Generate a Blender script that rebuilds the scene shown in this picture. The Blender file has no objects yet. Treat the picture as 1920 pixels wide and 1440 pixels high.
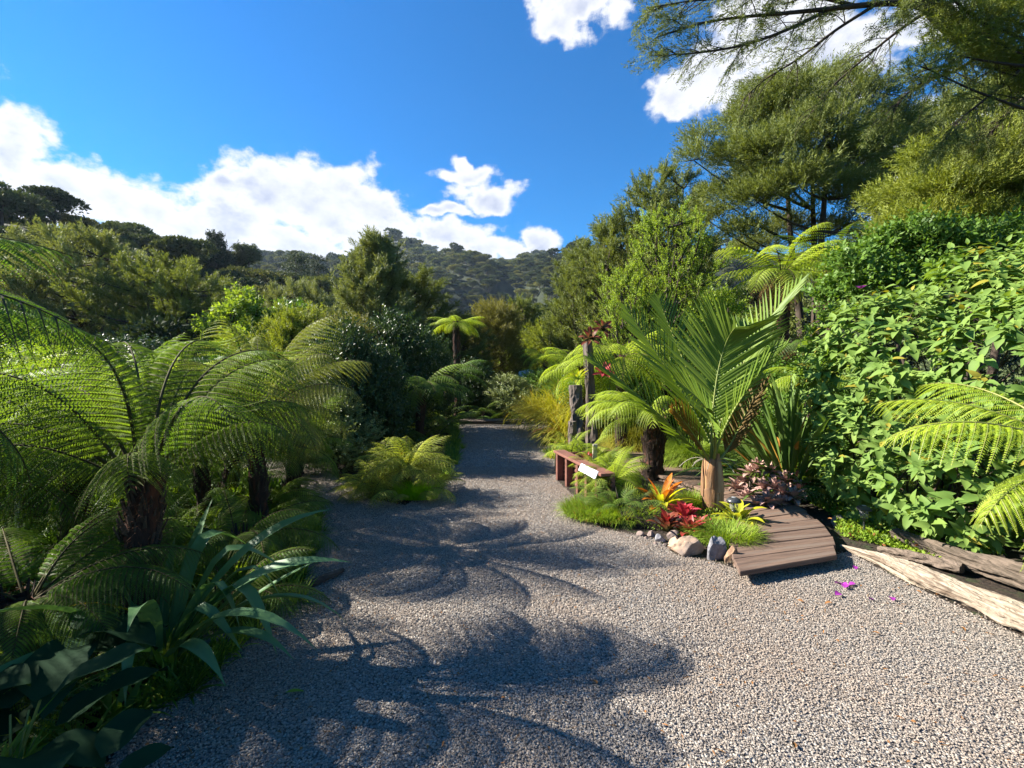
import bpy, bmesh, math, random
import numpy as np
from mathutils import Vector, Matrix, noise as mnoise

R_ = math.radians
rng = np.random.default_rng(11)
random.seed(5)
scn = bpy.context.scene
COL = scn.collection

# ------------------------------------------------------------------ camera
F, CX, HZ, CH = 880.0, 960.0, 700.0, 1.6     # focal length in photo pixels, centre, horizon row, eye height
cam_d = bpy.data.cameras.new("camera")
cam = bpy.data.objects.new("camera", cam_d)
COL.objects.link(cam)
cam.location = (0, 0, CH)
cam.rotation_euler = (R_(90), 0, 0)
cam_d.sensor_width = 36
cam_d.lens = F / 1920 * 36
cam_d.shift_y = -20 / 1920
cam_d.clip_start = 0.05
cam_d.clip_end = 4000
scn.camera = cam

# ------------------------------------------------------------------ sun, sky, exposure
SUN_EL, SUN_AZ = R_(33.5), R_(-79)
SD = Vector((math.sin(SUN_AZ) * math.cos(SUN_EL), math.cos(SUN_AZ) * math.cos(SUN_EL), math.sin(SUN_EL)))
sun_d = bpy.data.lights.new("sun", 'SUN')
sun_d.energy = 5.0
sun_d.angle = R_(0.5)
sun_d.color = (1.0, 0.93, 0.82)
sun = bpy.data.objects.new("sun", sun_d)
sun.rotation_euler = (-SD).to_track_quat('-Z', 'Y').to_euler()
COL.objects.link(sun)
scn.view_settings.view_transform = 'Standard'
scn.view_settings.look = 'None'
scn.view_settings.gamma = 1
scn.view_settings.use_curve_mapping = False
scn.view_settings.exposure = 1.85
scn.render.engine = 'CYCLES'
cy = scn.cycles
cy.use_denoising = True
cy.use_adaptive_sampling = True
cy.adaptive_threshold = 0.006
scn.render.filter_size = 1.1
cy.max_bounces = 5
cy.diffuse_bounces = 3
cy.glossy_bounces = 2
cy.transmission_bounces = 4
cy.transparent_max_bounces = 4
cy.volume_bounces = 0
cy.caustics_reflective = False
cy.caustics_refractive = False

world = bpy.data.worlds.new("World")
scn.world = world
world.use_nodes = True


class NT:
    """small node tree helper"""
    def __init__(s, nt, clear=True):
        s.nt = nt
        if clear:
            nt.nodes.clear()

    def n(s, typ, ins=None, **kw):
        nd = s.nt.nodes.new(typ)
        for k, v in kw.items():
            setattr(nd, k, v)
        if ins:
            for k, v in ins.items():
                sock = nd.inputs[k]
                if isinstance(v, bpy.types.NodeSocket):
                    s.nt.links.new(v, sock)
                else:
                    sock.default_value = v
        return nd

    def m(s, op, a, b=0.0, c=0.0, clamp=False):
        nd = s.n('ShaderNodeMath', {0: a, 1: b, 2: c}, operation=op)
        nd.use_clamp = clamp
        return nd.outputs[0]

    def mix(s, f, a, b, mode='MIX'):
        nd = s.n('ShaderNodeMix', data_type='RGBA', blend_type=mode)
        for i, v in ((0, f), (6, a), (7, b)):
            if isinstance(v, bpy.types.NodeSocket):
                s.nt.links.new(v, nd.inputs[i])
            else:
                nd.inputs[i].default_value = v
        return nd.outputs[2]

    def ramp(s, f, stops):
        nd = s.n('ShaderNodeValToRGB', {0: f})
        e = nd.color_ramp.elements
        while len(e) < len(stops):
            e.new(0.5)
        for q, (p, c) in zip(e, stops):
            q.position = p
            q.color = (*c, 1) if len(c) == 3 else c
        return nd.outputs[0]

    def smooth(s, v, a, b):
        nd = s.n('ShaderNodeMapRange', {'Value': v, 'From Min': a, 'From Max': b}, interpolation_type='SMOOTHSTEP')
        return nd.outputs[0]


def build_world():
    t = NT(world.node_tree)
    sky = t.n('ShaderNodeTexSky', sky_type='NISHITA')
    sky.sun_disc = False
    sky.sun_elevation = SUN_EL
    sky.sun_rotation = SUN_AZ % (2 * math.pi)
    sky.altitude = 100
    sky.air_density = 1.0
    sky.dust_density = 0.3
    sky.ozone_density = 3.0
    hs = t.n('ShaderNodeHueSaturation', {'Saturation': 1.85, 'Hue': 0.505, 'Value': 1.0, 'Color': sky.outputs[0]})
    tc = t.n('ShaderNodeTexCoord')
    sep = t.n('ShaderNodeSeparateXYZ', {0: tc.outputs['Generated']})
    az = t.m('ARCTAN2', sep.outputs[0], sep.outputs[1])
    el = t.m('ARCSINE', sep.outputs[2])
    ae = t.n('ShaderNodeCombineXYZ', {0: az, 1: el, 2: 0.0}).outputs[0]
    # domain warp so that the cloud edges billow
    nz1 = t.n('ShaderNodeTexNoise', {'Vector': ae, 'Scale': 9.0, 'Detail': 3.0, 'Roughness': 0.55})
    w = t.n('ShaderNodeVectorMath', {0: nz1.outputs['Color'], 1: (0.5, 0.5, 0.5)}, operation='SUBTRACT')
    w2 = t.n('ShaderNodeVectorMath', {0: w.outputs[0], 'Scale': 0.10}, operation='SCALE')
    p = t.n('ShaderNodeVectorMath', {0: ae, 1: w2.outputs[0]}, operation='ADD').outputs[0]
    blobs = [(10, 270, 110, 90), (110, 345, 100, 60), (190, 370, 120, 75), (270, 400, 140, 75), (340, 430, 130, 60), (60, 380, 200, 60),
             (505, 345, 120, 80), (440, 420, 140, 90), (590, 385, 150, 100), (690, 385, 90, 60), (710, 440, 130, 70),
             (540, 460, 200, 60), (640, 360, 80, 60), (420, 330, 45, 30), (850, 440, 100, 40), (930, 475, 120, 28),
             (1012, 455, 45, 42), (880, 325, 80, 18), (905, 362, 75, 28), (840, 385, 75, 14), (868, 300, 22, 20),
             (1085, 15, 105, 50), (1055, 70, 60, 45), (1275, 175, 60, 60), (1330, 140, 80, 75), (1450, 60, 160, 110), (1400, 150, 90, 60),
             (1560, 120, 150, 110), (1720, 60, 90, 60), (1760, 300, 170, 100), (1880, 230, 150, 90), (1650, 480, 160, 60),
             (-120, 200, 150, 120), (-330, 120, 160, 130), (-600, 260, 300, 150), (2150, 120, 160, 100), (2500, 250, 260, 160)]
    acc = None
    for (px, py, rx, ry) in blobs:
        a = math.atan2(px - CX, F)
        hyp = math.hypot(px - CX, F)
        e = math.atan((HZ - py) / hyp)
        ra = rx / F * math.cos(a) ** 2
        re = ry / hyp * math.cos(e) ** 2
        d = t.n('ShaderNodeVectorMath', {0: p, 1: (a, e, 0)}, operation='SUBTRACT').outputs[0]
        d = t.n('ShaderNodeVectorMath', {0: d, 1: (1 / ra, 1 / re, 0)}, operation='MULTIPLY').outputs[0]
        ln = t.n('ShaderNodeVectorMath', {0: d}, operation='LENGTH').outputs[1]
        v = t.m('SUBTRACT', 1.0, ln)
        acc = v if acc is None else t.n('ShaderNodeMath', {0: acc, 1: v, 2: 0.25}, operation='SMOOTH_MAX').outputs[0]
    # cloud banks round the rest of the horizon
    far = t.n('ShaderNodeTexNoise', {'Vector': tc.outputs['Generated'], 'Scale': 3.0, 'Detail': 2.0}).outputs[0]
    far = t.m('SUBTRACT', t.m('MULTIPLY', far, 4.0), t.m('MULTIPLY_ADD', el, 1.6, 1.9))
    side = t.smooth(t.m('ABSOLUTE', az), 1.15, 1.5)
    far = t.m('MULTIPLY_ADD', t.m('SUBTRACT', side, 1.0), 5.0, far)
    acc = t.m('MAXIMUM', acc, far)
    st = t.n('ShaderNodeVectorMath', {0: ae, 1: (1.0, 1.35, 1.0)}, operation='MULTIPLY').outputs[0]
    nz = t.n('ShaderNodeTexNoise', {'Vector': st, 'Scale': 15.0, 'Detail': 10.0, 'Roughness': 0.63}).outputs[0]
    dens = t.m('MULTIPLY_ADD', t.m('SUBTRACT', nz, 0.5), 1.9, acc)
    cov = t.smooth(dens, -0.04, 0.42)
    # thick middles of the clouds are greyer, the rims white
    shn = t.n('ShaderNodeTexNoise', {'Vector': st, 'Scale': 8.0, 'Detail': 5.0, 'Roughness': 0.55}).outputs[0]
    thick = t.m('MULTIPLY', t.smooth(dens, 0.3, 1.0), t.m('MULTIPLY_ADD', t.smooth(shn, 0.36, 0.64), 0.9, 0.1), clamp=True)
    ccol = t.mix(thick, (4.95, 5.0, 5.25, 1), (2.7, 3.0, 3.9, 1))
    allc = t.mix(cov, hs.outputs[0], ccol)
    bg = t.n('ShaderNodeBackground', {'Color': allc, 'Strength': 0.0585})
    out = t.n('ShaderNodeOutputWorld', {0: bg.outputs[0]})
    world.cycles.sampling_method = 'MANUAL'
    world.cycles.sample_map_resolution = 512


build_world()

# ------------------------------------------------------------------ materials
MATS = {}
BR = (1.75, 1.48, 1.05)      # leaf colours are given for dull leaves; scaled once for all


def leaf(name, c1, c2=None, trans=0.35, rough=0.42, spec=0.5, old=None, tcol=None, base=None, ov=0.25):
    """leaf material: two tones by plant, by leaf and by a slow noise; part of the light goes through"""
    m = bpy.data.materials.new(name)
    m.use_nodes = True
    t = NT(m.node_tree)
    c2 = c2 or tuple(x * 0.55 for x in c1)
    c1 = tuple(min(.8, x * k) for x, k in zip(c1, BR))
    c2 = tuple(min(.8, x * k) for x, k in zip(c2, BR))
    rough, spec = min(.8, rough + .14), spec * .5
    geo = t.n('ShaderNodeNewGeometry')
    oi = t.n('ShaderNodeObjectInfo')
    tc = t.n('ShaderNodeTexCoord')
    nz = t.n('ShaderNodeTexNoise', {'Vector': geo.outputs['Position'], 'Scale': 2.2, 'Detail': 2.0}).outputs[0]
    f = t.m('ADD', t.m('MULTIPLY', geo.outputs['Random Per Island'], 0.45), t.m('MULTIPLY', oi.outputs['Random'], ov))
    f = t.m('ADD', f, t.m('MULTIPLY', t.m('SUBTRACT', nz, 0.35), 0.9), clamp=True)
    col = t.mix(f, (*c1, 1), (*c2, 1))
    if old:
        o = t.m('GREATER_THAN', geo.outputs['Random Per Island'], 0.955)
        col = t.mix(o, col, (*old, 1))
    if base:
        lx = t.n('ShaderNodeSeparateXYZ', {0: tc.outputs['Object']}).outputs[0]
        sp_ = t.n('ShaderNodeTexNoise', {'Vector': tc.outputs['Object'], 'Scale': 60.0, 'Detail': 3.0}).outputs[0]
        f2 = t.smooth(t.m('MULTIPLY_ADD', sp_, 0.14, lx), base[1] * .3 + .05, base[1] * .8 + .1)
        col = t.mix(f2, (*base[0], 1), col)
    pb = t.n('ShaderNodeBsdfPrincipled', {'Base Color': col, 'Roughness': rough, 'Specular IOR Level': spec})
    tint = t.mix(1.0, col, (*(tcol or (1.5, 1.45, 0.5)), 1), 'MULTIPLY')
    tr = t.n('ShaderNodeBsdfTranslucent', {'Color': tint})
    ms = t.n('ShaderNodeMixShader', {0: trans, 1: pb.outputs[0], 2: tr.outputs[0]})
    t.n('ShaderNodeOutputMaterial', {0: ms.outputs[0]})
    MATS[name] = m
    return m


def solid(name, c1, c2, scale=8.0, rough=0.8, bump=0.3, stretch=(1, 1, 1), detail=6.0, spec=0.3, dist=0.02, c3=None, space='Object'):
    m = bpy.data.materials.new(name)
    m.use_nodes = True
    t = NT(m.node_tree)
    tc = t.n('ShaderNodeTexCoord')
    oi = t.n('ShaderNodeObjectInfo')
    mp = t.n('ShaderNodeMapping', {0: tc.outputs[space], 'Scale': stretch}).outputs[0]
    nz = t.n('ShaderNodeTexNoise', {'Vector': mp, 'Scale': scale, 'Detail': detail, 'Roughness': 0.62}).outputs[0]
    f = t.smooth(t.m('MULTIPLY_ADD', t.m('SUBTRACT', oi.outputs['Random'], 0.5), 0.16, nz), 0.32, 0.68)
    col = t.mix(f, (*c1, 1), (*c2, 1))
    if c3:
        n3 = t.n('ShaderNodeTexNoise', {'Vector': mp, 'Scale': scale * 0.37, 'Detail': 4.0}).outputs[0]
        col = t.mix(t.smooth(n3, 0.5, 0.66), col, (*c3, 1))
    bp = t.n('ShaderNodeBump', {'Strength': bump, 'Distance': dist, 'Height': nz})
    pb = t.n('ShaderNodeBsdfPrincipled', {'Base Color': col, 'Roughness': rough, 'Specular IOR Level': spec, 'Normal': bp.outputs[0]})
    t.n('ShaderNodeOutputMaterial', {0: pb.outputs[0]})
    MATS[name] = m
    return m


leaf('fern_green', (0.070, 0.145, 0.030), (0.026, 0.078, 0.020), 0.42, 0.38)
leaf('fern_arch', (0.095, 0.165, 0.032), (0.032, 0.085, 0.020), 0.45, 0.4)
leaf('fern_lime', (0.25, 0.36, 0.04), (0.12, 0.22, 0.025), 0.4, 0.4)
leaf('fern_mid', (0.115, 0.20, 0.035), (0.05, 0.115, 0.022), 0.4, 0.4)
leaf('fern_grey', (0.14, 0.18, 0.065), (0.06, 0.10, 0.032), 0.38, 0.36)
leaf('fern_ground', (0.24, 0.31, 0.06), (0.12, 0.19, 0.045), 0.35, 0.4, old=(0.3, 0.2, 0.03))
leaf('fern_dead', (0.16, 0.10, 0.045), (0.08, 0.05, 0.025), 0.2, 0.7, tcol=(1, 1, 1))
leaf('palm_green', (0.098, 0.165, 0.028), (0.032, 0.075, 0.018), 0.25, 0.3)
leaf('palm_old', (0.11, 0.065, 0.02), (0.06, 0.055, 0.018), 0.3, 0.5, tcol=(1.2, 1, 0.6))
leaf('flax_green', (0.085, 0.15, 0.04), (0.035, 0.085, 0.03), 0.25, 0.33)
leaf('flax_red', (0.25, 0.11, 0.03), (0.16, 0.13, 0.03), 0.25, 0.4)
leaf('strap', (0.065, 0.16, 0.10), (0.045, 0.115, 0.06), 0.25, 0.3)
leaf('big_leaf', (0.012, 0.045, 0.028), (0.008, 0.03, 0.018), 0.2, 0.62, spec=.2)
leaf('hedge', (0.12, 0.205, 0.06), (0.042, 0.108, 0.028), 0.3, 0.5, old=(0.27, 0.24, 0.03))
leaf('hedge_dark', (0.075, 0.15, 0.028), (0.03, 0.085, 0.02), 0.3, 0.35)
leaf('kanuka', (0.108, 0.150, 0.052), (0.058, 0.090, 0.035), 0.25, 0.5)
leaf('kanuka_grey', (0.155, 0.195, 0.100), (0.062, 0.098, 0.055), 0.22, 0.5)
leaf('kanuka_brown', (0.115, 0.125, 0.05), (0.055, 0.075, 0.03), 0.25, 0.55)
leaf('kanuka_yellow', (0.145, 0.19, 0.04), (0.06, 0.105, 0.026), 0.3, 0.5)
leaf('bright_shrub', (0.16, 0.245, 0.042), (0.08, 0.155, 0.03), 0.4, 0.45)
leaf('dark_shrub', (0.030, 0.062, 0.026), (0.014, 0.034, 0.016), 0.2, 0.3)
leaf('pale_shrub', (0.16, 0.21, 0.12), (0.05, 0.09, 0.04), 0.2, 0.32)
leaf('grass_yellow', (0.26, 0.27, 0.045), (0.12, 0.17, 0.03), 0.4, 0.5, old=(0.33, 0.17, 0.04))
leaf('grass_green', (0.16, 0.25, 0.035), (0.06, 0.13, 0.022), 0.35, 0.45, old=(0.24, 0.2, 0.06))
leaf('grass_vivid', (0.16, 0.36, 0.012), (0.09, 0.25, 0.012), 0.45, 0.45)
leaf('cover_green', (0.15, 0.24, 0.03), (0.07, 0.15, 0.022), 0.35, 0.45, old=(0.25, 0.08, 0.03))
leaf('brom_red', (0.23, 0.022, 0.035), (0.11, 0.014, 0.018), 0.3, 0.3, tcol=(1.3, 0.9, 0.9), base=((.16, .13, .04), .2))
leaf('brom_pink', (0.36, 0.06, 0.10), (0.17, 0.02, 0.045), 0.3, 0.3, tcol=(1.3, 0.9, 0.9), base=((.30, .07, .07), .2))
leaf('brom_orange', (0.36, 0.14, 0.02), (0.24, 0.07, 0.015), 0.35, 0.3, tcol=(1.2, 1, 0.6), base=((.28, .30, .03), .35))
leaf('brom_lime', (0.32, 0.35, 0.03), (0.17, 0.23, 0.03), 0.4, 0.3, base=((.12, .2, .04), .25))
leaf('brom_maroon', (0.15, 0.035, 0.03), (0.07, 0.03, 0.02), 0.3, 0.35, tcol=(1.2, 0.9, 0.9), base=((.12, .12, .04), .2))
leaf('succulent', (0.36, 0.285, 0.31), (0.15, 0.10, 0.14), 0.12, 0.45, tcol=(1, 0.9, 0.9))
leaf('petal_purple', (0.22, 0.03, 0.36), (0.15, 0.02, 0.25), 0.3, 0.5, tcol=(1, 1, 1))
leaf('leaf_yellow', (0.55, 0.40, 0.02), (0.45, 0.30, 0.02), 0.35, 0.4, tcol=(1, 1, 0.6))
leaf('dead_leaf', (0.20, 0.10, 0.04), (0.10, 0.06, 0.03), 0.1, 0.7, tcol=(1, 1, 1))
leaf('hill_a', (0.13, 0.165, 0.062), (0.030, 0.050, 0.028), 0.12, 0.6, ov=0.75)
leaf('hill_b', (0.175, 0.19, 0.065), (0.045, 0.065, 0.030), 0.12, 0.6, ov=0.75)
leaf('hill_c', (0.085, 0.125, 0.060), (0.022, 0.038, 0.024), 0.10, 0.6, ov=0.75)
solid('stipe', (0.085, 0.075, 0.03), (0.045, 0.038, 0.018), 14, 0.8, 0.1, spec=.12)
solid('stipe_green', (0.14, 0.19, 0.04), (0.22, 0.22, 0.05), 10, 0.45, 0.1)
solid('fern_trunk', (0.045, 0.026, 0.018), (0.016, 0.011, 0.009), 30, 0.9, 0.9, (1, 1, 0.25), c3=(0.10, 0.035, 0.018))
solid('stub', (0.075, 0.055, 0.038), (0.03, 0.022, 0.016), 20, 0.85, 0.4, (1, 1, 0.3))
solid('bark', (0.085, 0.062, 0.045), (0.035, 0.027, 0.021), 12, 0.9, 0.6, (1, 1, 0.2))
solid('bark_grey', (0.20, 0.17, 0.14), (0.09, 0.075, 0.06), 14, 0.9, 0.5, (1, 1, 0.2))
solid('twig', (0.12, 0.085, 0.06), (0.06, 0.042, 0.03), 9, 0.9, 0.2)
solid('palm_trunk', (0.36, 0.19, 0.08), (0.15, 0.085, 0.045), 11, 0.75, 0.8, (1.6, 1.6, 0.22), c3=(0.46, 0.33, 0.19))
solid('post_wood', (0.15, 0.12, 0.10), (0.05, 0.04, 0.034), 16, 0.9, 0.8, (1, 1, 0.12))
solid('deck_wood', (0.18, 0.118, 0.085), (0.085, 0.055, 0.042), 3.5, 0.8, 0.5, (0.6, 9.0, 9.0), dist=0.006, c3=(0.15, 0.112, 0.088))
solid('red_stain', (0.20, 0.088, 0.064), (0.13, 0.055, 0.042), 9, 0.6, 0.15, (0.4, 3, 3))
solid('drift', (0.40, 0.34, 0.26), (0.22, 0.175, 0.13), 7, 0.85, 0.9, (7, 0.5, 7), dist=0.02, c3=(0.14, 0.10, 0.07))
solid('drift_dark', (0.17, 0.13, 0.10), (0.07, 0.055, 0.04), 7, 0.9, 0.9, (7, 0.5, 7))
solid('rock_tan', (0.40, 0.28, 0.19), (0.28, 0.20, 0.145), 9, 0.85, 0.5, c3=(0.22, 0.17, 0.14))
solid('rock_grey', (0.22, 0.215, 0.225), (0.11, 0.11, 0.12), 12, 0.7, 0.5, c3=(0.32, 0.31, 0.32))
solid('rock_brown', (0.30, 0.20, 0.12), (0.11, 0.055, 0.035), 10, 0.85, 0.6, c3=(0.40, 0.33, 0.22))
solid('rock_pink', (0.22, 0.165, 0.14), (0.12, 0.095, 0.085), 10, 0.85, 0.5)
solid('rock_pale', (0.55, 0.54, 0.52), (0.40, 0.40, 0.40), 6, 0.8, 0.4)
solid('black_metal', (0.025, 0.027, 0.03), (0.045, 0.047, 0.05), 30, 0.32, 0.05, spec=0.6)
solid('steel', (0.33, 0.34, 0.35), (0.22, 0.23, 0.24), 20, 0.35, 0.05, spec=0.6)
solid('white_board', (0.80, 0.80, 0.78), (0.74, 0.76, 0.78), 9, 0.5, 0.05)
solid('board_marks', (0.25, 0.33, 0.38), (0.18, 0.25, 0.30), 9, 0.6, 0.0)
solid('blue_board', (0.12, 0.19, 0.42), (0.10, 0.15, 0.34), 9, 0.5, 0.05)
solid('pink_board', (0.50, 0.36, 0.36), (0.42, 0.30, 0.30), 9, 0.5, 0.05)
solid('pale_wood', (0.42, 0.38, 0.30), (0.30, 0.27, 0.21), 12, 0.8, 0.3, (1, 1, 0.2))
solid('soil', (0.055, 0.038, 0.026), (0.022, 0.017, 0.013), 22, 0.95, 1.0, dist=0.03, c3=(0.03, 0.04, 0.015), space='Object')
solid('hill_ground', (0.030, 0.040, 0.018), (0.018, 0.024, 0.012), 0.4, 0.95, 0.5)


def glass_mat():
    m = bpy.data.materials.new('lamp_glass')
    m.use_nodes = True
    t = NT(m.node_tree)
    pb = t.n('ShaderNodeBsdfPrincipled', {'Base Color': (0.8, 0.83, 0.84, 1), 'Roughness': 0.15, 'Transmission Weight': 0.85, 'IOR': 1.45})
    t.n('ShaderNodeOutputMaterial', {0: pb.outputs[0]})
    MATS['lamp_glass'] = m


glass_mat()


def gravel_mats():
    # sheet under the loose chips, and all of the drive farther off
    m = bpy.data.materials.new('gravel_sheet')
    m.use_nodes = True
    t = NT(m.node_tree)
    tc = t.n('ShaderNodeTexCoord').outputs['Object']
    vo = t.n('ShaderNodeTexVoronoi', {'Vector': tc, 'Scale': 75.0, 'Randomness': 1.0})
    vo2 = t.n('ShaderNodeTexVoronoi', {'Vector': tc, 'Scale': 28.0, 'Randomness': 1.0})
    big = t.n('ShaderNodeTexNoise', {'Vector': tc, 'Scale': 0.9, 'Detail': 5.0}).outputs[0]
    sepc = t.n('ShaderNodeSeparateColor', {0: vo.outputs['Color']})
    c = t.ramp(sepc.outputs[0], [(0.0, (0.15, 0.145, 0.14)), (0.35, (0.26, 0.245, 0.225)), (0.7, (0.36, 0.33, 0.29)), (1.0, (0.50, 0.46, 0.40))])
    c = t.mix(t.smooth(vo.outputs['Distance'], 0.35, 0.75), c, (0.07, 0.062, 0.055, 1))
    c = t.mix(t.m('MULTIPLY', t.smooth(big, 0.35, 0.7), 0.35), c, (0.22, 0.17, 0.125, 1))
    h = t.m('MULTIPLY_ADD', vo2.outputs['Distance'], -0.4, t.m('MULTIPLY', vo.outputs['Distance'], -1.0))
    bp = t.n('ShaderNodeBump', {'Strength': 0.9, 'Distance': 0.012, 'Height': h})
    pb = t.n('ShaderNodeBsdfPrincipled', {'Base Color': c, 'Roughness': 0.85, 'Normal': bp.outputs[0], 'Specular IOR Level': 0.2})
    t.n('ShaderNodeOutputMaterial', {0: pb.outputs[0]})
    MATS['gravel_sheet'] = m
    m = bpy.data.materials.new('gravel_chip')
    m.use_nodes = True
    t = NT(m.node_tree)
    oi = t.n('ShaderNodeObjectInfo')
    geo = t.n('ShaderNodeNewGeometry')
    big = t.n('ShaderNodeTexNoise', {'Vector': geo.outputs['Position'], 'Scale': 0.9, 'Detail': 5.0}).outputs[0]
    c = t.ramp(oi.outputs['Random'], [(0.0, (0.16, 0.155, 0.15)), (0.3, (0.215, 0.203, 0.19)), (0.62, (0.26, 0.242, 0.222)), (0.85, (0.30, 0.273, 0.243)), (0.97, (0.36, 0.33, 0.295))])
    c = t.mix(t.m('MULTIPLY', t.smooth(big, 0.35, 0.7), 0.3), c, (0.30, 0.225, 0.165, 1))
    c = t.mix(1.0, c, (1.08, 1.0, 0.92, 1), 'MULTIPLY')
    pb = t.n('ShaderNodeBsdfPrincipled', {'Base Color': c, 'Roughness': 0.85, 'Specular IOR Level': 0.15})
    t.n('ShaderNodeOutputMaterial', {0: pb.outputs[0]})
    MATS['gravel_chip'] = m


gravel_mats()


# ------------------------------------------------------------------ geometry helpers
class MB:
    """collects numpy vertex and face arrays, builds ONE mesh"""
    def __init__(s):
        s.V, s.Fc, s.M, s.S, s.n = [], [], [], [], 0

    def add(s, V, Fc, mat=0, smooth=False):
        V = np.asarray(V, float).reshape(-1, 3)
        Fc = np.asarray(Fc, np.int64)
        if len(Fc) == 0:
            return s
        s.V.append(V)
        s.Fc.append(Fc + s.n)
        s.M.append(mat)
        s.S.append(smooth)
        s.n += len(V)
        return s

    def mesh(s, name, mats):
        me = bpy.data.meshes.new(name)
        V = np.concatenate(s.V)
        me.vertices.add(len(V))
        me.vertices.foreach_set('co', V.astype(np.float32).ravel())
        tot = np.concatenate([np.full(len(f), f.shape[1]) for f in s.Fc])
        idx = np.concatenate([f.ravel() for f in s.Fc])
        mi = np.concatenate([np.full(len(f), m) for f, m in zip(s.Fc, s.M)])
        sm = np.concatenate([np.full(len(f), b) for f, b in zip(s.Fc, s.S)])
        st = np.concatenate([[0], np.cumsum(tot)[:-1]])
        me.loops.add(len(idx))
        me.loops.foreach_set('vertex_index', idx.astype(np.int32))
        me.polygons.add(len(tot))
        me.polygons.foreach_set('loop_start', st.astype(np.int32))
        me.polygons.foreach_set('loop_total', tot.astype(np.int32))
        me.polygons.foreach_set('material_index', mi.astype(np.int32))
        me.polygons.foreach_set('use_smooth', sm)
        for m in mats:
            me.materials.append(MATS[m])
        me.update()
        return me


def norm(v):
    return v / np.maximum(np.linalg.norm(v, axis=-1, keepdims=True), 1e-9)


def tube(P, r, sides=6, cap=False):
    P = np.asarray(P, float)
    n = len(P)
    r = np.broadcast_to(np.asarray(r, float), (n,))
    T = norm(np.gradient(P, axis=0))
    ref = np.array([0.0, 0, 1]) if abs(T[:, 2]).mean() < 0.8 else np.array([1.0, 0, 0])
    A = norm(np.cross(T, ref))
    B = np.cross(T, A)
    th = np.linspace(0, 2 * np.pi, sides, endpoint=False)
    V = P[:, None] + r[:, None, None] * (np.cos(th)[None, :, None] * A[:, None] + np.sin(th)[None, :, None] * B[:, None])
    i = np.arange(n - 1)[:, None] * sides
    j = np.arange(sides)[None]
    k = (j + 1) % sides
    Fc = np.stack([i + j, i + k, i + sides + k, i + sides + j], -1).reshape(-1, 4)
    return V.reshape(-1, 3), Fc


def many(TV, TF, P, X, Y, Z, s):
    """copies of a template (TV, TF) at P with axes X, Y, Z and scale s, as one array"""
    s = np.broadcast_to(np.asarray(s, float), (len(P),))[:, None, None]
    V = P[:, None] + s * (TV[None, :, 0:1] * X[:, None] + TV[None, :, 1:2] * Y[:, None] + TV[None, :, 2:3] * Z[:, None])
    Fc = TF[None] + (np.arange(len(P)) * len(TV))[:, None, None]
    return V.reshape(-1, 3), Fc.reshape(-1, TF.shape[1])


def axes(D, up=(0, 0, 1), roll=None):
    D = norm(D)
    U = np.broadcast_to(np.asarray(up, float), D.shape)
    Yv = np.cross(U, D)
    bad = np.linalg.norm(Yv, axis=1) < 1e-3
    Yv[bad] = (1, 0, 0)
    Yv = norm(Yv)
    Zv = np.cross(D, Yv)
    if roll is not None:
        c, s_ = np.cos(roll)[:, None], np.sin(roll)[:, None]
        Yv, Zv = Yv * c + Zv * s_, Zv * c - Yv * s_
    return D, Yv, Zv


def at(px, py, Y):
    return Vector(((px - CX) / F * Y, Y, CH + (HZ - py) / F * Y))


def gnd(px, py, z=0.0):
    Y = F * (CH - z) / (py - HZ)
    return Vector(((px - CX) / F * Y, Y, z))


def tag(o, label, cat, group=None, kind=None):
    if label:
        o['label'] = label
    if cat:
        o['category'] = cat
    if group:
        o['group'] = group
    if kind:
        o['kind'] = kind
    return o


def obj(name, me, parent=None, loc=(0, 0, 0), rot=(0, 0, 0), scale=1.0, kind=None):
    o = bpy.data.objects.new(name, me)
    COL.objects.link(o)
    o.location = loc
    o.rotation_euler = rot
    o.scale = (scale,) * 3 if isinstance(scale, (int, float)) else scale
    if parent:
        o.parent = parent
    if kind:
        o['kind'] = kind
    return o


def thing(name, label, cat, loc=(0, 0, 0), rz=0.0, group=None):
    o = bpy.data.objects.new(name, None)
    o.empty_display_size = 0.1
    COL.objects.link(o)
    o.location = loc
    o.rotation_euler = (0, 0, rz)
    return tag(o, label, cat, group)


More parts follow.
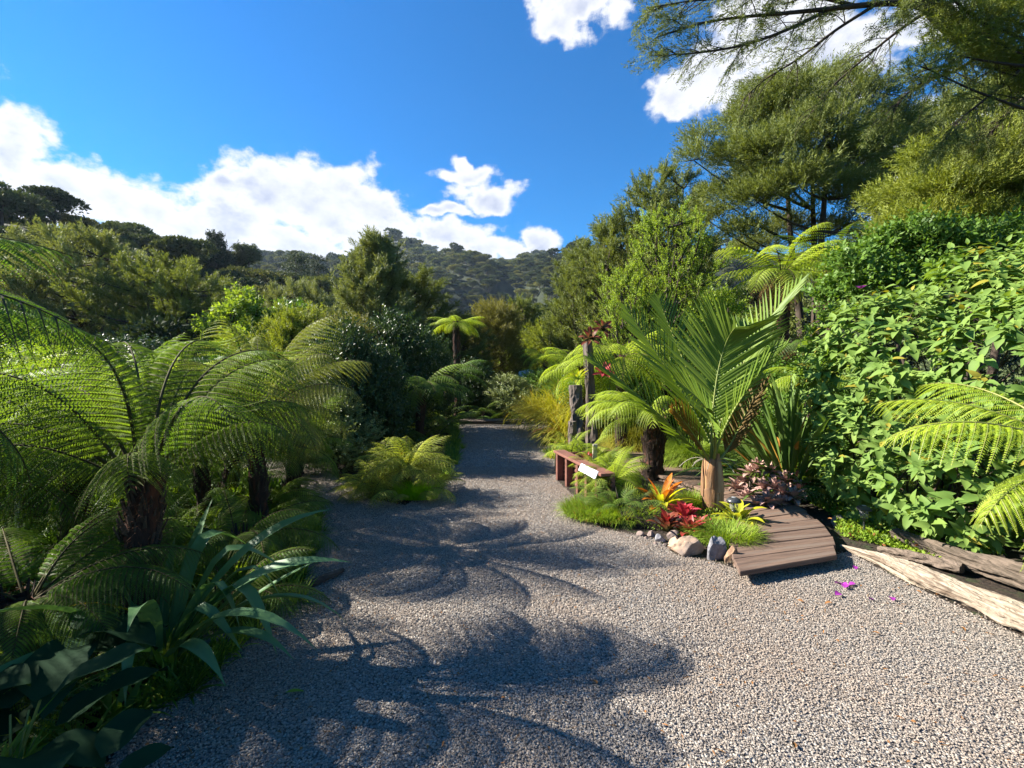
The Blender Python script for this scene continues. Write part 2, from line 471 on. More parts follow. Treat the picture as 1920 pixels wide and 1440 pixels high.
def scatter(name, protos, P, rot, scl, idx, label, cat, kind='stuff', parent=None):
    """one object that strews small pieces nobody could count"""
    me = bpy.data.meshes.new(name)
    n = len(P)
    me.vertices.add(n)
    me.vertices.foreach_set('co', np.asarray(P, np.float32).ravel())
    a = me.attributes.new('rot', 'FLOAT_VECTOR', 'POINT')
    a.data.foreach_set('vector', np.asarray(rot, np.float32).ravel())
    a = me.attributes.new('scl', 'FLOAT', 'POINT')
    a.data.foreach_set('value', np.asarray(scl, np.float32).ravel())
    a = me.attributes.new('idx', 'INT', 'POINT')
    a.data.foreach_set('value', np.asarray(idx, np.int32).ravel())
    c = bpy.data.collections.new(name + '_pieces')
    for i, pm in enumerate(protos):
        po = bpy.data.objects.new('piece_%02d_%s' % (i, name), pm)
        c.objects.link(po)
    ng = bpy.data.node_groups.new(name, 'GeometryNodeTree')
    ng.interface.new_socket('Geometry', in_out='INPUT', socket_type='NodeSocketGeometry')
    ng.interface.new_socket('Geometry', in_out='OUTPUT', socket_type='NodeSocketGeometry')
    N, L = ng.nodes, ng.links
    gi = N.new('NodeGroupInput')
    go = N.new('NodeGroupOutput')
    ci = N.new('GeometryNodeCollectionInfo')
    ci.inputs['Collection'].default_value = c
    ci.inputs['Separate Children'].default_value = True
    ci.inputs['Reset Children'].default_value = True
    ip = N.new('GeometryNodeInstanceOnPoints')
    ip.inputs['Pick Instance'].default_value = True
    at_ = {}
    for nm, ty in (('rot', 'FLOAT_VECTOR'), ('scl', 'FLOAT'), ('idx', 'INT')):
        na = N.new('GeometryNodeInputNamedAttribute')
        na.data_type = ty
        na.inputs['Name'].default_value = nm
        at_[nm] = na.outputs[0]
    L.new(gi.outputs[0], ip.inputs['Points'])
    L.new(ci.outputs[0], ip.inputs['Instance'])
    L.new(at_['rot'], ip.inputs['Rotation'])
    L.new(at_['scl'], ip.inputs['Scale'])
    L.new(at_['idx'], ip.inputs['Instance Index'])
    L.new(ip.outputs[0], go.inputs[0])
    o = obj(name, me, parent)
    md = o.modifiers.new('strew', 'NODES')
    md.node_group = ng
    if parent is None:
        tag(o, label, cat, kind=kind)
    else:
        o['kind'] = kind
    return o


def in_poly(x, y, poly):
    x = np.asarray(x)
    y = np.asarray(y)
    ins = np.zeros(x.shape, bool)
    n = len(poly)
    for i in range(n):
        x1, y1 = poly[i]
        x2, y2 = poly[(i + 1) % n]
        c = ((y1 > y) != (y2 > y)) & (x < (x2 - x1) * (y - y1) / (y2 - y1 + 1e-12) + x1)
        ins ^= c
    return ins


# ------------------------------------------------------------------ terrain
def prof(tab):
    xs = np.array([math.atan2(a - CX, F) for a, _ in tab])
    es = np.array([(HZ - b) / math.hypot(a - CX, F) for a, b in tab])     # tangent of the elevation
    return lambda az: np.interp(az, xs, es)


LEFT = prof([(-3000, 420), (-900, 310), (-200, 328), (0, 348), (100, 368), (200, 402), (300, 440), (400, 474), (500, 500), (600, 532), (700, 565), (850, 610), (1000, 640), (1300, 640), (2000, 600), (5000, 600)])
NEARR = prof([(-3000, 660), (500, 660), (850, 640), (960, 615), (1050, 570), (1150, 545), (1300, 545), (1900, 560), (5000, 600)])
MID = prof([(-3000, 480), (300, 500), (450, 500), (520, 494), (560, 490), (640, 497), (700, 505), (780, 512), (830, 503), (870, 490), (960, 490), (1000, 492), (1040, 486), (1100, 478), (1300, 470), (1900, 480), (5000, 520)])
FARR = prof([(-3000, 520), (450, 510), (600, 492), (660, 478), (710, 470), (760, 478), (810, 490), (880, 500), (1000, 498), (1200, 490), (1900, 500), (5000, 520)])


def terr(x, y):
    """ground height: level garden, a dip beyond it, then wooded hills one behind the other"""
    x = np.asarray(x, float)
    y = np.asarray(y, float)
    r = np.hypot(x, y)
    az = np.arctan2(x, y)
    th = 6.0                                  # the canopy stands above the ground
    zl = CH + 115 * LEFT(az) - th
    zn = CH + 75 * NEARR(az) - th * 0.9
    zm = CH + 420 * MID(az) - th
    zf = CH + 950 * FARR(az) - th
    z0 = np.zeros_like(r)
    left_w = np.clip((-az - 0.02) / 0.25, 0, 1)
    zv = -4.0 + 0 * r
    ks = [0, 22, 40, 75, 115, 190, 300, 420, 600, 950, 1300]
    vs = [z0, z0, zv * (1 - 0.4 * left_w), np.minimum(zn, 30) * (1 - left_w) + (-1 + 0.42 * (zl + 1)) * left_w, np.maximum(zl, -3), np.maximum(zl - 14, -2), 0.45 * zm, zm, 0.6 * zf, zf, zf - 40]
    out = np.zeros_like(r)
    for i in range(len(ks) - 1):
        t = np.clip((r - ks[i]) / (ks[i + 1] - ks[i]), 0, 1)
        mk = (r >= ks[i]) & (r <= ks[i + 1])
        ts = t * t * (3 - 2 * t) * 0.5 + t * 0.5
        out = np.where(mk, vs[i] * (1 - ts) + vs[i + 1] * ts, out)
    out = np.where(r > ks[-1], vs[-1], out)
    w = np.clip((r - 60) / 200, 0, 1)
    spur = np.clip((r - 170) / 120, 0, 1) * (1 - .75 * np.clip(np.abs(r - 430) < 60, 0, 1))
    out = out + spur * 11 * (np.sin(az * 23 + 1.6 * np.sin(r * .011)) + .6 * np.sin(az * 51 + r * .013))
    out = out + w * (6 * np.sin(x * 0.031 + 1.3 * np.sin(y * 0.021)) * np.sin(y * 0.027 + 2 * np.sin(x * 0.013)) + 5 * np.sin(x * 0.011 + y * 0.017)) * np.clip(r / 500, 0.2, 1)
    return out


def polar(name, r0s, mat, smooth=True, centre=False):
    na = 180
    th = np.linspace(-np.pi, np.pi, na, endpoint=False)
    rr = np.array(r0s)
    X = rr[:, None] * np.sin(th)[None]
    Y = rr[:, None] * np.cos(th)[None]
    Z = terr(X, Y)
    V = np.stack([X, Y, Z], -1).reshape(-1, 3)
    n = len(rr)
    i = np.arange(n - 1)[:, None] * na
    j = np.arange(na)[None]
    k = (j + 1) % na
    Fc = np.stack([i + j, i + na + j, i + na + k, i + k], -1).reshape(-1, 4)
    mb = MB().add(V, Fc[:, ::-1], 0, smooth)
    if centre:
        c = len(V)
        V2 = np.vstack([V[:na], [[0, 0, 0]]])
        F2 = np.stack([np.arange(na), (np.arange(na) + 1) % na, np.full(na, na)], -1)
        mb.add(V2, F2, 0, smooth)
    return obj(name, mb.mesh(name, [mat]))


tag(polar('ground', [0.5, 2, 5, 10, 16, 20, 22, 24, 27, 30], 'soil', centre=True), 'dark garden soil under all the ferns and shrubs', None, kind='structure')
tag(polar('hills', list(np.concatenate([np.linspace(30, 120, 24), np.linspace(130, 450, 30), np.linspace(480, 1000, 26), [1100, 1300, 1500]])), 'hill_ground'), 'wooded hills rising round the garden', None, kind='structure')

# the gravel drive
dl = [(-1.2, -3.0), (-1.55, 0.0), (-1.62, 1.6)] + [tuple(gnd(*p)[:2]) for p in [(300, 1320), (430, 1215), (520, 1120), (565, 1040), (590, 975), (560, 940), (470, 900), (380, 868), (380, 850), (520, 846), (575, 866), (650, 905), (690, 935), (760, 948), (822, 910), (846, 860), (850, 797)]]
dr = [tuple(gnd(*p)[:2]) for p in [(1045, 797), (1040, 850), (1042, 900), (1075, 930), (1100, 950), (1098, 972), (1130, 992), (1230, 1012), (1270, 1042), (1340, 1055), (1388, 1070), (1480, 1062), (1590, 1035), (1680, 1085), (1800, 1140)]] + [(3.1, 2.8), (3.3, 2.2), (3.5, 1.0), (3.8, -3.0)]
drive = dl + dr


def drive_sheet():
    me = bpy.data.meshes.new('gravel_drive')
    bm = bmesh.new()
    vs = [bm.verts.new((x, y, 0.004)) for x, y in drive]
    f = bm.faces.new(vs)
    bmesh.ops.triangulate(bm, faces=[f])
    bm.normal_update()
    for f in bm.faces:
        if f.normal.z < 0:
            f.normal_flip()
    bm.to_mesh(me)
    bm.free()
    me.materials.append(MATS['gravel_sheet'])
    tag(obj('gravel_drive', me), 'grey gravel drive running through the garden', None, kind='structure')


drive_sheet()


def stone_mesh(name, seed, dims, mat, sub=1, planes=7):
    bm = bmesh.new()
    bmesh.ops.create_icosphere(bm, subdivisions=sub, radius=1)
    r = random.Random(seed)
    for _ in range(planes):
        n = Vector((r.uniform(-1, 1), r.uniform(-1, 1), r.uniform(-1, 1))).normalized()
        d = r.uniform(0.45, 0.8)
        for v in bm.verts:
            k = v.co.dot(n) - d
            if k > 0:
                v.co -= n * k
    for v in bm.verts:
        if sub > 1:
            v.co += v.co.normalized() * (mnoise.fractal(v.co * 1.7 + Vector((seed, 0, 0)), 1.0, 2.0, 4) * 0.09)
        v.co = Vector((v.co.x * dims[0], v.co.y * dims[1], v.co.z * dims[2]))
    me = bpy.data.meshes.new(name)
    bm.to_mesh(me)
    bm.free()
    me.materials.append(MATS[mat])
    return me


def gravel():
    pr = [stone_mesh('chip', 40 + i, (1, random.uniform(0.6, 0.95), random.uniform(0.4, 0.7)), 'gravel_chip', 1, 6) for i in range(6)]
    pts = []
    for (y0, y1, dens, s0, s1) in ((0.9, 3.0, 10500, .0036, .0068), (3.0, 5.0, 8000, .0042, .0077), (5.0, 8.0, 4600, .0052, .0093), (8.0, 15.0, 500, .010, .016)):
        a = (y1 - y0) * 9.0
        n = int(a * dens)
        x = rng.uniform(-4.5, 4.5, n)
        y = rng.uniform(y0, y1, n)
        k = in_poly(x, y, drive) & (np.abs(x) < 1.22 * y + 0.6)
        # spill a little beyond the outline
        x, y = x[k], y[k]
        x = x + rng.normal(0, 0.02, len(x))
        y = y + rng.normal(0, 0.02, len(x))
        pts.append(np.stack([x, y, rng.uniform(0.003, 0.011, len(x)), rng.uniform(s0, s1, len(x))], 1))
    p = np.concatenate(pts)
    n = len(p)
    print('gravel chips', n)
    rot = np.stack([rng.normal(0, 0.28, n), rng.normal(0, 0.28, n), rng.uniform(0, 6.28, n)], 1)
    scatter('gravel', pr, p[:, :3], rot, p[:, 3], rng.integers(0, 6, n), 'loose grey and tan gravel chips covering the drive', 'gravel')


gravel()


# ------------------------------------------------------------------ fern fronds
def frond_mesh(name, L=1.7, W=0.42, npin=30, npl=20, bend=1.3, droop=0.5, stipe=0.12, mats=('fern_green', 'stipe'), tri=False,
               sweep=0.35, pin_droop=0.6, seed=0, plf=1.0, rr=0.012, sidebend=0.0, ex=1.5):
    r = np.random.default_rng(seed)
    mb = MB()
    n = 26
    t = np.linspace(0, 1, n)
    ang = -bend * t ** ex
    az = sidebend * t ** 1.5
    d = np.stack([np.cos(ang) * np.cos(az), np.cos(ang) * np.sin(az), np.sin(ang)], 1)
    P = np.vstack([[0, 0, 0], np.cumsum(d[:-1] * (L / (n - 1)), 0)])
    v, f = tube(P, rr * (1 - 0.85 * t), 5)
    mb.add(v, f, 1, True)
    tp = np.linspace(stipe, 0.985, npin)
    B = np.stack([np.interp(tp, t, P[:, k]) for k in range(3)], 1)
    T = norm(np.stack([np.interp(tp, t, d[:, k]) for k in range(3)], 1))
    S = norm(np.cross(np.array([[0, 0, 1.0]]) + 0 * T, T))
    Nn = np.cross(T, S)
    tn = (tp - stipe) / (1 - stipe)
    ln = W * np.clip(np.sin(np.pi * (0.13 + 0.87 * tn) ** 0.8), 0.02, 1) ** 0.75
    sw = sweep + 0.5 * tn ** 2
    m = 7
    u = np.linspace(0, 1, m)
    for sg in (-1, 1):
        l2 = ln * r.uniform(0.93, 1.05, npin)
        dirp = norm(S * sg * np.cos(sw)[:, None] + T * np.sin(sw)[:, None] + Nn * 0.12)
        # the pinna curves down and forward
        dr_ = (pin_droop * (0.8 + 0.4 * r.random(npin)))[:, None, None]
        uu = u[None, :, None]
        C = B[:, None] + l2[:, None, None] * (dirp[:, None] * (uu - 0.12 * dr_ * uu ** 2) - Nn[:, None] * (dr_ * 0.5 * uu ** 2) + T[:, None] * 0.10 * uu ** 2
                                             + np.array([0, 0, -1.0]) * droop * 0.35 * uu ** 2)
        # midrib of the pinna: thin ribbon
        q = max(6, int(npl))
        up_ = np.linspace(0.04, 0.97, q)
        Cb = np.stack([np.stack([np.interp(up_, u, C[i, :, k]) for k in range(3)], 1) for i in range(npin)])   # npin,q,3
        Ct = norm(np.gradient(Cb, axis=1))
        Cn = np.broadcast_to(Nn[:, None], Cb.shape)
        Cs = norm(np.cross(Cn, Ct))
        Cn = np.cross(Ct, Cs)
        gap_ = L * (1 - stipe) / npin
        pl = gap_ * 0.60 * plf * np.clip(l2[:, None] / W * 1.5, .25, 1) * (1 - 0.88 * up_[None] ** 2.2)
        pl = pl * r.uniform(0.85, 1.1, pl.shape)
        wd = (l2[:, None] / q * 0.40) * np.ones_like(pl)
        for s2 in (-1, 1):
            D = norm(Cs * s2 + Ct * 0.38 - Cn * 0.32)
            b = Cb
            tip = b + D * pl[..., None] - Cn * (0.25 * pl)[..., None]
            if tri:
                V = np.stack([b - Ct * wd[..., None], tip, b + Ct * wd[..., None]], 2).reshape(-1, 3)
                Fc = np.arange(len(V)).reshape(-1, 3)
            else:
                mid = b + D * (pl * 0.5)[..., None]
                V = np.stack([b - Ct * (wd * .6)[..., None], mid - Ct * wd[..., None], tip, mid + Ct * wd[..., None]], 2).reshape(-1, 3)
                Fc = np.arange(len(V)).reshape(-1, 4)
            mb.add(V, Fc, 0)
        # pinna rib
        w = 0.0035 * (1 - 0.7 * u)[None, :, None] * (L / 1.6)
        Sg = norm(np.cross(Nn[:, None] + 0 * C, np.gradient(C, axis=1)))
        V = np.stack([C - Sg * w, C + Sg * w], 2) + Nn[:, None, None] * 0.001
        V = V.reshape(-1, 3)
        i = (np.arange(npin) * m * 2)[:, None] + (np.arange(m - 1) * 2)[None]
        Fc = np.stack([i, i + 1, i + 3, i + 2], -1).reshape(-1, 4)
        mb.add(V, Fc, 1)
    return mb.mesh(name, mats)


def frond_set(prefix, mats, L, W, npin, npl, tri=False, **kw):
    out = []
    for i, (b, dr_, sb) in enumerate([(0.75, 0.4, 0.15), (1.25, 0.6, -0.2), (1.8, 0.8, 0.1), (2.3, 0.9, -0.1)]):
        out.append(frond_mesh('%s_frond' % prefix, L * (1, 1.03, .97, 1)[i], W, npin, npl, b, dr_, mats=mats, tri=tri, seed=i + 3, sidebend=sb, **kw))
    return out


FR = {
    'near': frond_set('near', ('fern_green', 'stipe'), 1.35, 0.42, 27, 32, rr=0.012, pin_droop=1.1, plf=1.25),
    'nearmid': frond_set('nearmid', ('fern_mid', 'stipe'), 1.4, 0.42, 26, 28, pin_droop=1.0, plf=1.25),
    'arch': frond_set('arch', ('fern_arch', 'stipe'), 1.45, 0.56, 24, 36, rr=0.014, pin_droop=1.5, plf=1.1, ex=2.4, stipe=0.2, sweep=.2),
    'grey': frond_set('grey', ('fern_grey', 'stipe'), 1.4, 0.46, 24, 30, pin_droop=1.5, plf=1.15, ex=2.1, stipe=.16),
    'lime': frond_set('lime', ('fern_lime', 'stipe_green'), 1.45, 0.36, 26, 22, pin_droop=0.8, droop=0.5) if False else None,
    'ground': frond_set('ground', ('fern_ground', 'stipe'), 0.75, 0.22, 15, 12, rr=0.006, pin_droop=.9),
    'dead': frond_set('dead', ('fern_dead', 'stipe'), 1.4, 0.3, 22, 10, tri=True, pin_droop=1.4),
    'far': frond_set('far', ('fern_mid', 'stipe'), 1.6, 0.46, 17, 14, tri=True, plf=1.05, pin_droop=.9),
    'farlime': frond_set('farlime', ('fern_lime', 'stipe'), 1.6, 0.46, 17, 14, tri=True, plf=1.05, pin_droop=.9),
    'fargreen': frond_set('fargreen', ('fern_green', 'stipe'), 1.6, 0.46, 17, 14, tri=True, plf=1.05, pin_droop=.9),
    'low': frond_set('low', ('fern_green', 'stipe_green'), 0.8, 0.23, 15, 11, tri=True, rr=0.005, pin_droop=.8),
    'lowmid': frond_set('lowmid', ('fern_mid', 'stipe_green'), 0.8, 0.23, 15, 11, tri=True, rr=0.005, pin_droop=.8),
}
FR['lime'] = [frond_mesh('lime_frond', 1.5, 0.42, 17, 30, b, d_, mats=('fern_lime', 'stipe_green'), seed=20 + i, pin_droop=1.15, stipe=0.2, plf=0.95, sweep=.45)
              for i, (b, d_) in enumerate([(0.7, 0.5), (1.1, 0.7), (1.5, 0.8), (2.0, 0.9)])]


def fern_trunk_mesh(h, r, seed=0, stubs=70, taper=0.85):
    g = np.random.default_rng(seed)
    mb = MB()
    n = max(6, int(h / 0.06))
    t = np.linspace(0, 1, n)
    P = np.stack([0.03 * np.sin(t * 3 + seed), 0.03 * np.cos(t * 2.3 + seed), t * h], 1)
    P[:, :2] -= P[0, :2]
    rad = r * (taper + (1 - taper) * t) * (1 + 0.10 * np.sin(t * 17 + seed)) * (1 + 0.25 * (1 - t) ** 4)
    V, Fc = tube(P, rad * 0.86, 14)
    V = V + g.normal(0, 0.05 * r, V.shape)
    mb.add(V, Fc, 0, True)
    # old stalk bases, pointing upward and standing off the trunk
    TV = np.array([[0, -.5, 0], [0, .5, 0], [.25, 0, .42], [1, -.18, .1], [1, .18, .1], [.9, 0, .45]])
    TF = np.array([[0, 3, 5], [0, 5, 2], [1, 2, 5], [1, 5, 4], [3, 4, 5], [0, 1, 4]])
    k = int(stubs)
    a = g.uniform(0, 6.283, k)
    z = g.uniform(0.02, 1.0, k) ** 0.8 * h
    rr = np.interp(z / h, t, rad)
    px = np.interp(z / h, t, P[:, 0])
    py = np.interp(z / h, t, P[:, 1])
    out = np.stack([np.cos(a), np.sin(a), 0 * a], 1)
    Pz = np.stack([px, py, z], 1) + out * (rr * 0.8)[:, None]
    D = norm(out * g.uniform(0.06, 0.4, k)[:, None] + np.array([0, 0, 1.0]) + g.normal(0, .08, (k, 3)))
    Xv = D
    Yv = norm(np.cross(out, D))
    Zv = np.cross(Xv, Yv)
    Zv = np.where((Zv * out).sum(1, keepdims=True) < 0, -Zv, Zv)
    s = g.uniform(0.07, 0.15, k)
    TVs = TV * np.array([1, 0.26, 0.2])
    v, f = many(TVs, TF, Pz, Xv, Yv, Zv, s * min(1.0, 0.6 + r * 3))
    mb.add(v, f, 1)
    # fibres
    k = int(stubs * 3)
    a = g.uniform(0, 6.283, k)
    z = g.uniform(0.3, 1.05, k) * h
    rr = np.interp(z / h, t, rad)
    out = np.stack([np.cos(a), np.sin(a), 0 * a], 1)
    Pz = np.stack([0 * a, 0 * a, z], 1) + out * (rr * 0.85)[:, None]
    D = norm(out + g.normal(0, .6, (k, 3)))
    X_, Y_, Z_ = axes(D)
    TV = np.array([[0, -.05, 0], [0, .05, 0], [1, 0, 0.1]])
    v, f = many(TV, np.array([[0, 1, 2]]), Pz, X_, Y_, Z_, g.uniform(0.03, 0.08, k))
    mb.add(v, f, 2)
    return mb.mesh('trunk', ['fern_trunk', 'stub', 'rust_fibre'])


solid('rust_fibre', (0.17, 0.065, 0.03), (0.08, 0.035, 0.02), 20, 0.9, 0.1)


def fern(label, loc, h, r, kind, n, tilt=(25, 70), scale=(0.85, 1.1), seed=1, az0=0.0, fronds=None, name='tree_fern', cat='tree fern', skirt=0,
         stubs=70, var=None, group=None):
    g = random.Random(seed)
    o = thing(name, label, cat, loc, 0, group)
    if h > 0:
        obj('trunk', fern_trunk_mesh(h, r, seed, stubs), o)
    ms = FR[kind]
    if fronds is None:
        fronds = []
        for i in range(n):
            u = i / max(1, n - 1)
            a = az0 + i * 137.5 + g.uniform(-12, 12)
            tl = tilt[1] + (tilt[0] - tilt[1]) * u + g.uniform(-6, 6)
            v = g.choice(var) if var else (0 if tl > 62 and g.random() < .4 else g.choice([1, 1, 2]))
            fronds.append((a, tl, g.uniform(*scale), v))
    for (a, tl, s, v) in fronds:
        ar = R_(a)
        obj('frond', ms[v], o, (math.cos(ar) * r * 0.5, math.sin(ar) * r * 0.5, h - 0.03), (R_(g.uniform(-14, 14)), -R_(tl), ar), s)
    for i in range(skirt):
        a = g.uniform(0, 360)
        obj('dead_frond', FR['dead'][g.choice([2, 3])], o, (math.cos(R_(a)) * r, math.sin(R_(a)) * r, h - 0.1), (R_(g.uniform(-20, 20)), R_(g.uniform(20, 55)), R_(a)), g.uniform(0.6, 0.85))
    return o


def gxy(px, py, z=0):
    v = gnd(px, py)
    return (v.x, v.y, z)


def pos(px, Y, z=0.0):
    return ((px - CX) / F * Y, Y, z)


# the near tree ferns on the left
fern('large dark tree fern with thick shaggy trunk, nearest the drive on the left', pos(270, 2.7), 1.0, 0.10, 'arch', 0, seed=3, stubs=170,
     fronds=[(-84, 84, 0.86, 3), (95, 82, 0.90, 3), (158, 52, 0.90, 3), (30, 68, 0.84, 2), (-28, 60, 0.73, 3), (205, 62, 0.82, 2), (60, 74, 0.90, 3), (130, 74, 0.90, 2),
             (5, 44, 0.67, 2), (182, 36, 0.86, 2), (100, 60, 0.86, 2), (228, 40, 0.65, 3), (-60, 42, 0.52, 3), (40, 48, 0.77, 2)])
fern('grey-green tree fern with wide arching crown beside the drive, right of the shaggy one', pos(486, 4.6), 1.25, 0.095, 'grey', 20, (0, 78), (0.72, 0.92), seed=7, stubs=110)
fern('tree fern with short dark trunk at the left edge, behind the low ferns', pos(62, 4.7), 0.52, 0.13, 'nearmid', 13, (14, 70), (0.85, 1.0), seed=9, stubs=90)
fern('low dark fern spreading over the gravel edge under the grey-green tree fern', pos(445, 3.75), 0.30, 0.09, 'near', 12, (8, 50), (0.5, 0.65), seed=12, name='fern', cat='fern', stubs=50)
fern('dark fern at the left with long level fronds before the shaggy trunk', pos(50, 2.35), 0.5, 0.08, 'near', 0, seed=13, name='fern', cat='fern', stubs=40,
     fronds=[(4, 30, .62, 1), (-18, 20, .45, 1), (30, 34, .55, 1), (60, 40, .6, 1), (100, 45, .6, 1), (150, 40, .6, 1), (45, 15, .5, 1), (80, 60, .55, 2), (200, 40, .5, 1), (-45, 24, .42, 2)])
fern('small shaded fern at the gravel edge right of the strap leaves', pos(420, 3.1), 0.12, 0.05, 'near', 11, (10, 60), (0.4, 0.52), seed=132, name='fern', cat='fern', stubs=20)
fern('green tree fern leaning out over the side path, left of the pale-leaved bush', pos(555, 7.4), 0.7, 0.12, 'nearmid', 14, (10, 66), (0.65, 0.8), seed=15)
fern('low bright fern in the shade left of the side path', pos(500, 5.2), 0.15, 0.08, 'nearmid', 12, (12, 60), (0.4, 0.55), seed=17, name='fern', cat='fern', stubs=30)
fern('mid-green tree fern far left behind the marker boards', pos(-40, 6.2), 1.0, 0.14, 'far', 14, (12, 62), (0.95, 1.1), seed=19)
fern('yellow-green tree fern behind the shaggy one, seen between its fronds', pos(330, 6.6), 0.9, 0.13, 'farlime', 14, (10, 66), (0.8, 1.0), seed=21)
fern('tree fern behind the short-trunked one at the left edge', pos(150, 7.6), 1.1, 0.14, 'far', 15, (10, 62), (0.9, 1.1), seed=23)
fern('feathery tree fern below the tall grey conical tree', pos(560, 8.6), 1.1, 0.13, 'far', 15, (10, 66), (0.9, 1.05), seed=25)
fern('green tree fern deep in the left garden behind the grey-green one', pos(430, 9.4), 1.2, 0.14, 'fargreen', 15, (10, 64), (0.9, 1.1), seed=27)
fern('pale tree fern under the spreading evergreen at far left', pos(40, 10.5), 1.5, 0.14, 'farlime', 14, (10, 60), (0.9, 1.1), seed=29)
fern('tree fern under the spreading evergreen, near the middle of the left garden', pos(250, 11.5), 1.4, 0.14, 'far', 15, (10, 60), (0.9, 1.1), seed=31)
fern('grey-green tree fern between the shaggy one and its larger neighbour', pos(385, 5.2), 1.05, 0.09, 'grey', 16, (5, 72), (0.75, 0.88), seed=121)
fern('mid-green tree fern just left of the shaggy trunk, a little farther back', pos(150, 3.9), 0.85, 0.12, 'nearmid', 16, (5, 72), (0.85, 1.0), seed=122)
fern('tall dark tree fern at the very left edge', pos(-60, 3.3), .8, 0.12, 'near', 16, (5, 66), (0.7, 0.85), seed=123)
fern('mid-green tree fern hanging over the start of the side path', pos(545, 5.6), 0.75, 0.11, 'nearmid', 15, (0, 66), (0.5, 0.65), seed=124)
fern('bright tree fern behind the grey-green pair', pos(430, 6.0), 1.15, 0.12, 'farlime', 15, (5, 66), (0.75, 0.9), seed=125)
# out of the frame on the left: they throw the shade over the near drive
fern('tree fern outside the left edge of the picture, tall', (-3.9, 1.75, 0), 1.7, 0.14, 'near', 20, (5, 66), (0.95, 1.1), seed=33)
fern('tree fern outside the left edge of the picture, short', (-2.6, 1.1, 0), 1.6, 0.13, 'near', 20, (12, 60), (0.9, 1.05), seed=35)
fern('tree fern outside the left edge of the picture, behind the viewer', (-2.9, 0.1, 0), 1.7, 0.13, 'near', 20, (12, 60), (0.9, 1.05), seed=37)

# the fern bush on its island, and the ferns round the far end of the drive
fb = gxy(762, 928)
o = fern('bushy bright-green fern on the island between the drive and the side path', fb, 0.34, 0.09, 'ground', 0, seed=41, name='fern', cat='fern', stubs=40,
         fronds=[(i * 137.5, 78 - 1.55 * i, 0.88 + 0.12 * math.sin(i), (1, 2, 1, 2)[i % 4]) for i in range(44)])
gg = random.Random(8)
for i in range(26):
    a = gg.uniform(0, 360)
    obj('frond', FR['ground'][gg.choice([1, 2])], o, (math.cos(R_(a)) * .32, math.sin(R_(a)) * .32, gg.uniform(.0, .18)), (R_(gg.uniform(-15, 15)), -R_(gg.uniform(20, 60)), R_(a)), gg.uniform(.6, .85))
fern('pale-green fern drooping at the left foot of the bushy island fern', gxy(700, 930), 0.1, 0.06, 'ground', 22, (15, 70), (0.6, 0.8), seed=43, name='fern', cat='fern', stubs=20)
fern('tall slim tree fern with flat lime crown at the far end of the drive', pos(858, 15.8), 3.35, 0.14, 'farlime', 18, (0, 26), (0.55, 0.68), seed=45, var=[0, 1], stubs=120)
fern('slim tree fern left of the tallest one at the far end of the drive', pos(841, 15.2), 1.6, 0.12, 'fargreen', 14, (5, 45), (0.8, 0.95), seed=47)
fern('tree fern with broad sunlit fronds above the dark shrubs left of the drive', pos(785, 10.3), 1.3, 0.12, 'far', 16, (0, 52), (0.75, 0.9), seed=49)
fern('small tree fern with yellow crown against the hill, centre of the view', pos(1024, 20.0), 2.35, 0.12, 'farlime', 14, (-5, 38), (0.65, 0.8), seed=51, stubs=80)
fern('little fern by the log edging at the far end of the drive', pos(975, 15.5), 0.1, 0.05, 'farlime', 9, (10, 50), (0.3, 0.42), seed=53, name='fern', cat='fern', stubs=10)
fern('small fern growing at the foot of the slim tree ferns', pos(905, 16.2), 0.3, 0.05, 'far', 9, (10, 50), (0.4, 0.5), seed=55, name='fern', cat='fern', stubs=10)

# right: the stout black-trunked fern, ferns among the trees, the lime fern reaching in from the right
fern('tree fern with stout black trunk and drooping bright fronds left of the palm', pos(1224, 7.1), 0.95, 0.19, 'lime', 0, seed=61, stubs=190,
     fronds=[(185, 42, .78, 3), (205, 30, .8, 2), (160, 36, .8, 2), (225, 45, .75, 3), (140, 48, .7, 2), (250, 40, .7, 3), (110, 50, .7, 2), (20, 40, .5, 3), (-50, 48, .5, 3), (195, 10, .62, 2), (60, 50, .6, 2), (175, 62, .7, 3)])
fern('high tree fern with layered fronds below the big evergreen on the right', pos(1465, 10.5), 3.9, 0.16, 'farlime', 16, (-5, 55), (0.85, 1.05), seed=63, skirt=8)
fern('tree fern with long raised fronds behind the layered one', pos(1560, 12.5), 4.4, 0.16, 'far', 16, (0, 66), (1.0, 1.2), seed=65, skirt=6)
fern('tree fern with yellow-green fronds behind the flower post, left of the palm', pos(1165, 9.2), 1.95, 0.14, 'farlime', 22, (-25, 50), (0.7, 0.85), seed=67)
fern('yellow-green tree fern right behind the tall stump post', pos(1095, 9.8), 1.75, 0.12, 'farlime', 20, (-25, 50), (0.6, 0.75), seed=167)
fern('dark tree fern with brown skirt behind the palm', pos(1500, 9.0), 2.2, 0.2, 'fargreen', 16, (-10, 30), (0.55, 0.75), seed=69, skirt=10)
fern('lime fern rising between the flax and the big-leaved hedge', pos(1530, 6.9), 1.6, 0.1, 'lime', 8, (-5, 30), (0.45, 0.6), seed=71)
fern('yellow-lime tree fern reaching in from the right over the hedge', (3.80, 2.95, 0), 1.05, 0.15, 'lime', 0, seed=73,
     fronds=[(176, 30, .90, 1), (188, 4, .70, 1), (207, -14, .80, 1), (222, -30, .80, 0), (240, 5, .8, 1), (195, -32, .6, 0), (150, 40, .85, 1), (100, 45, .9, 1), (40, 40, .9, 1), (-20, 40, .9, 1), (-70, 35, .9, 1)])
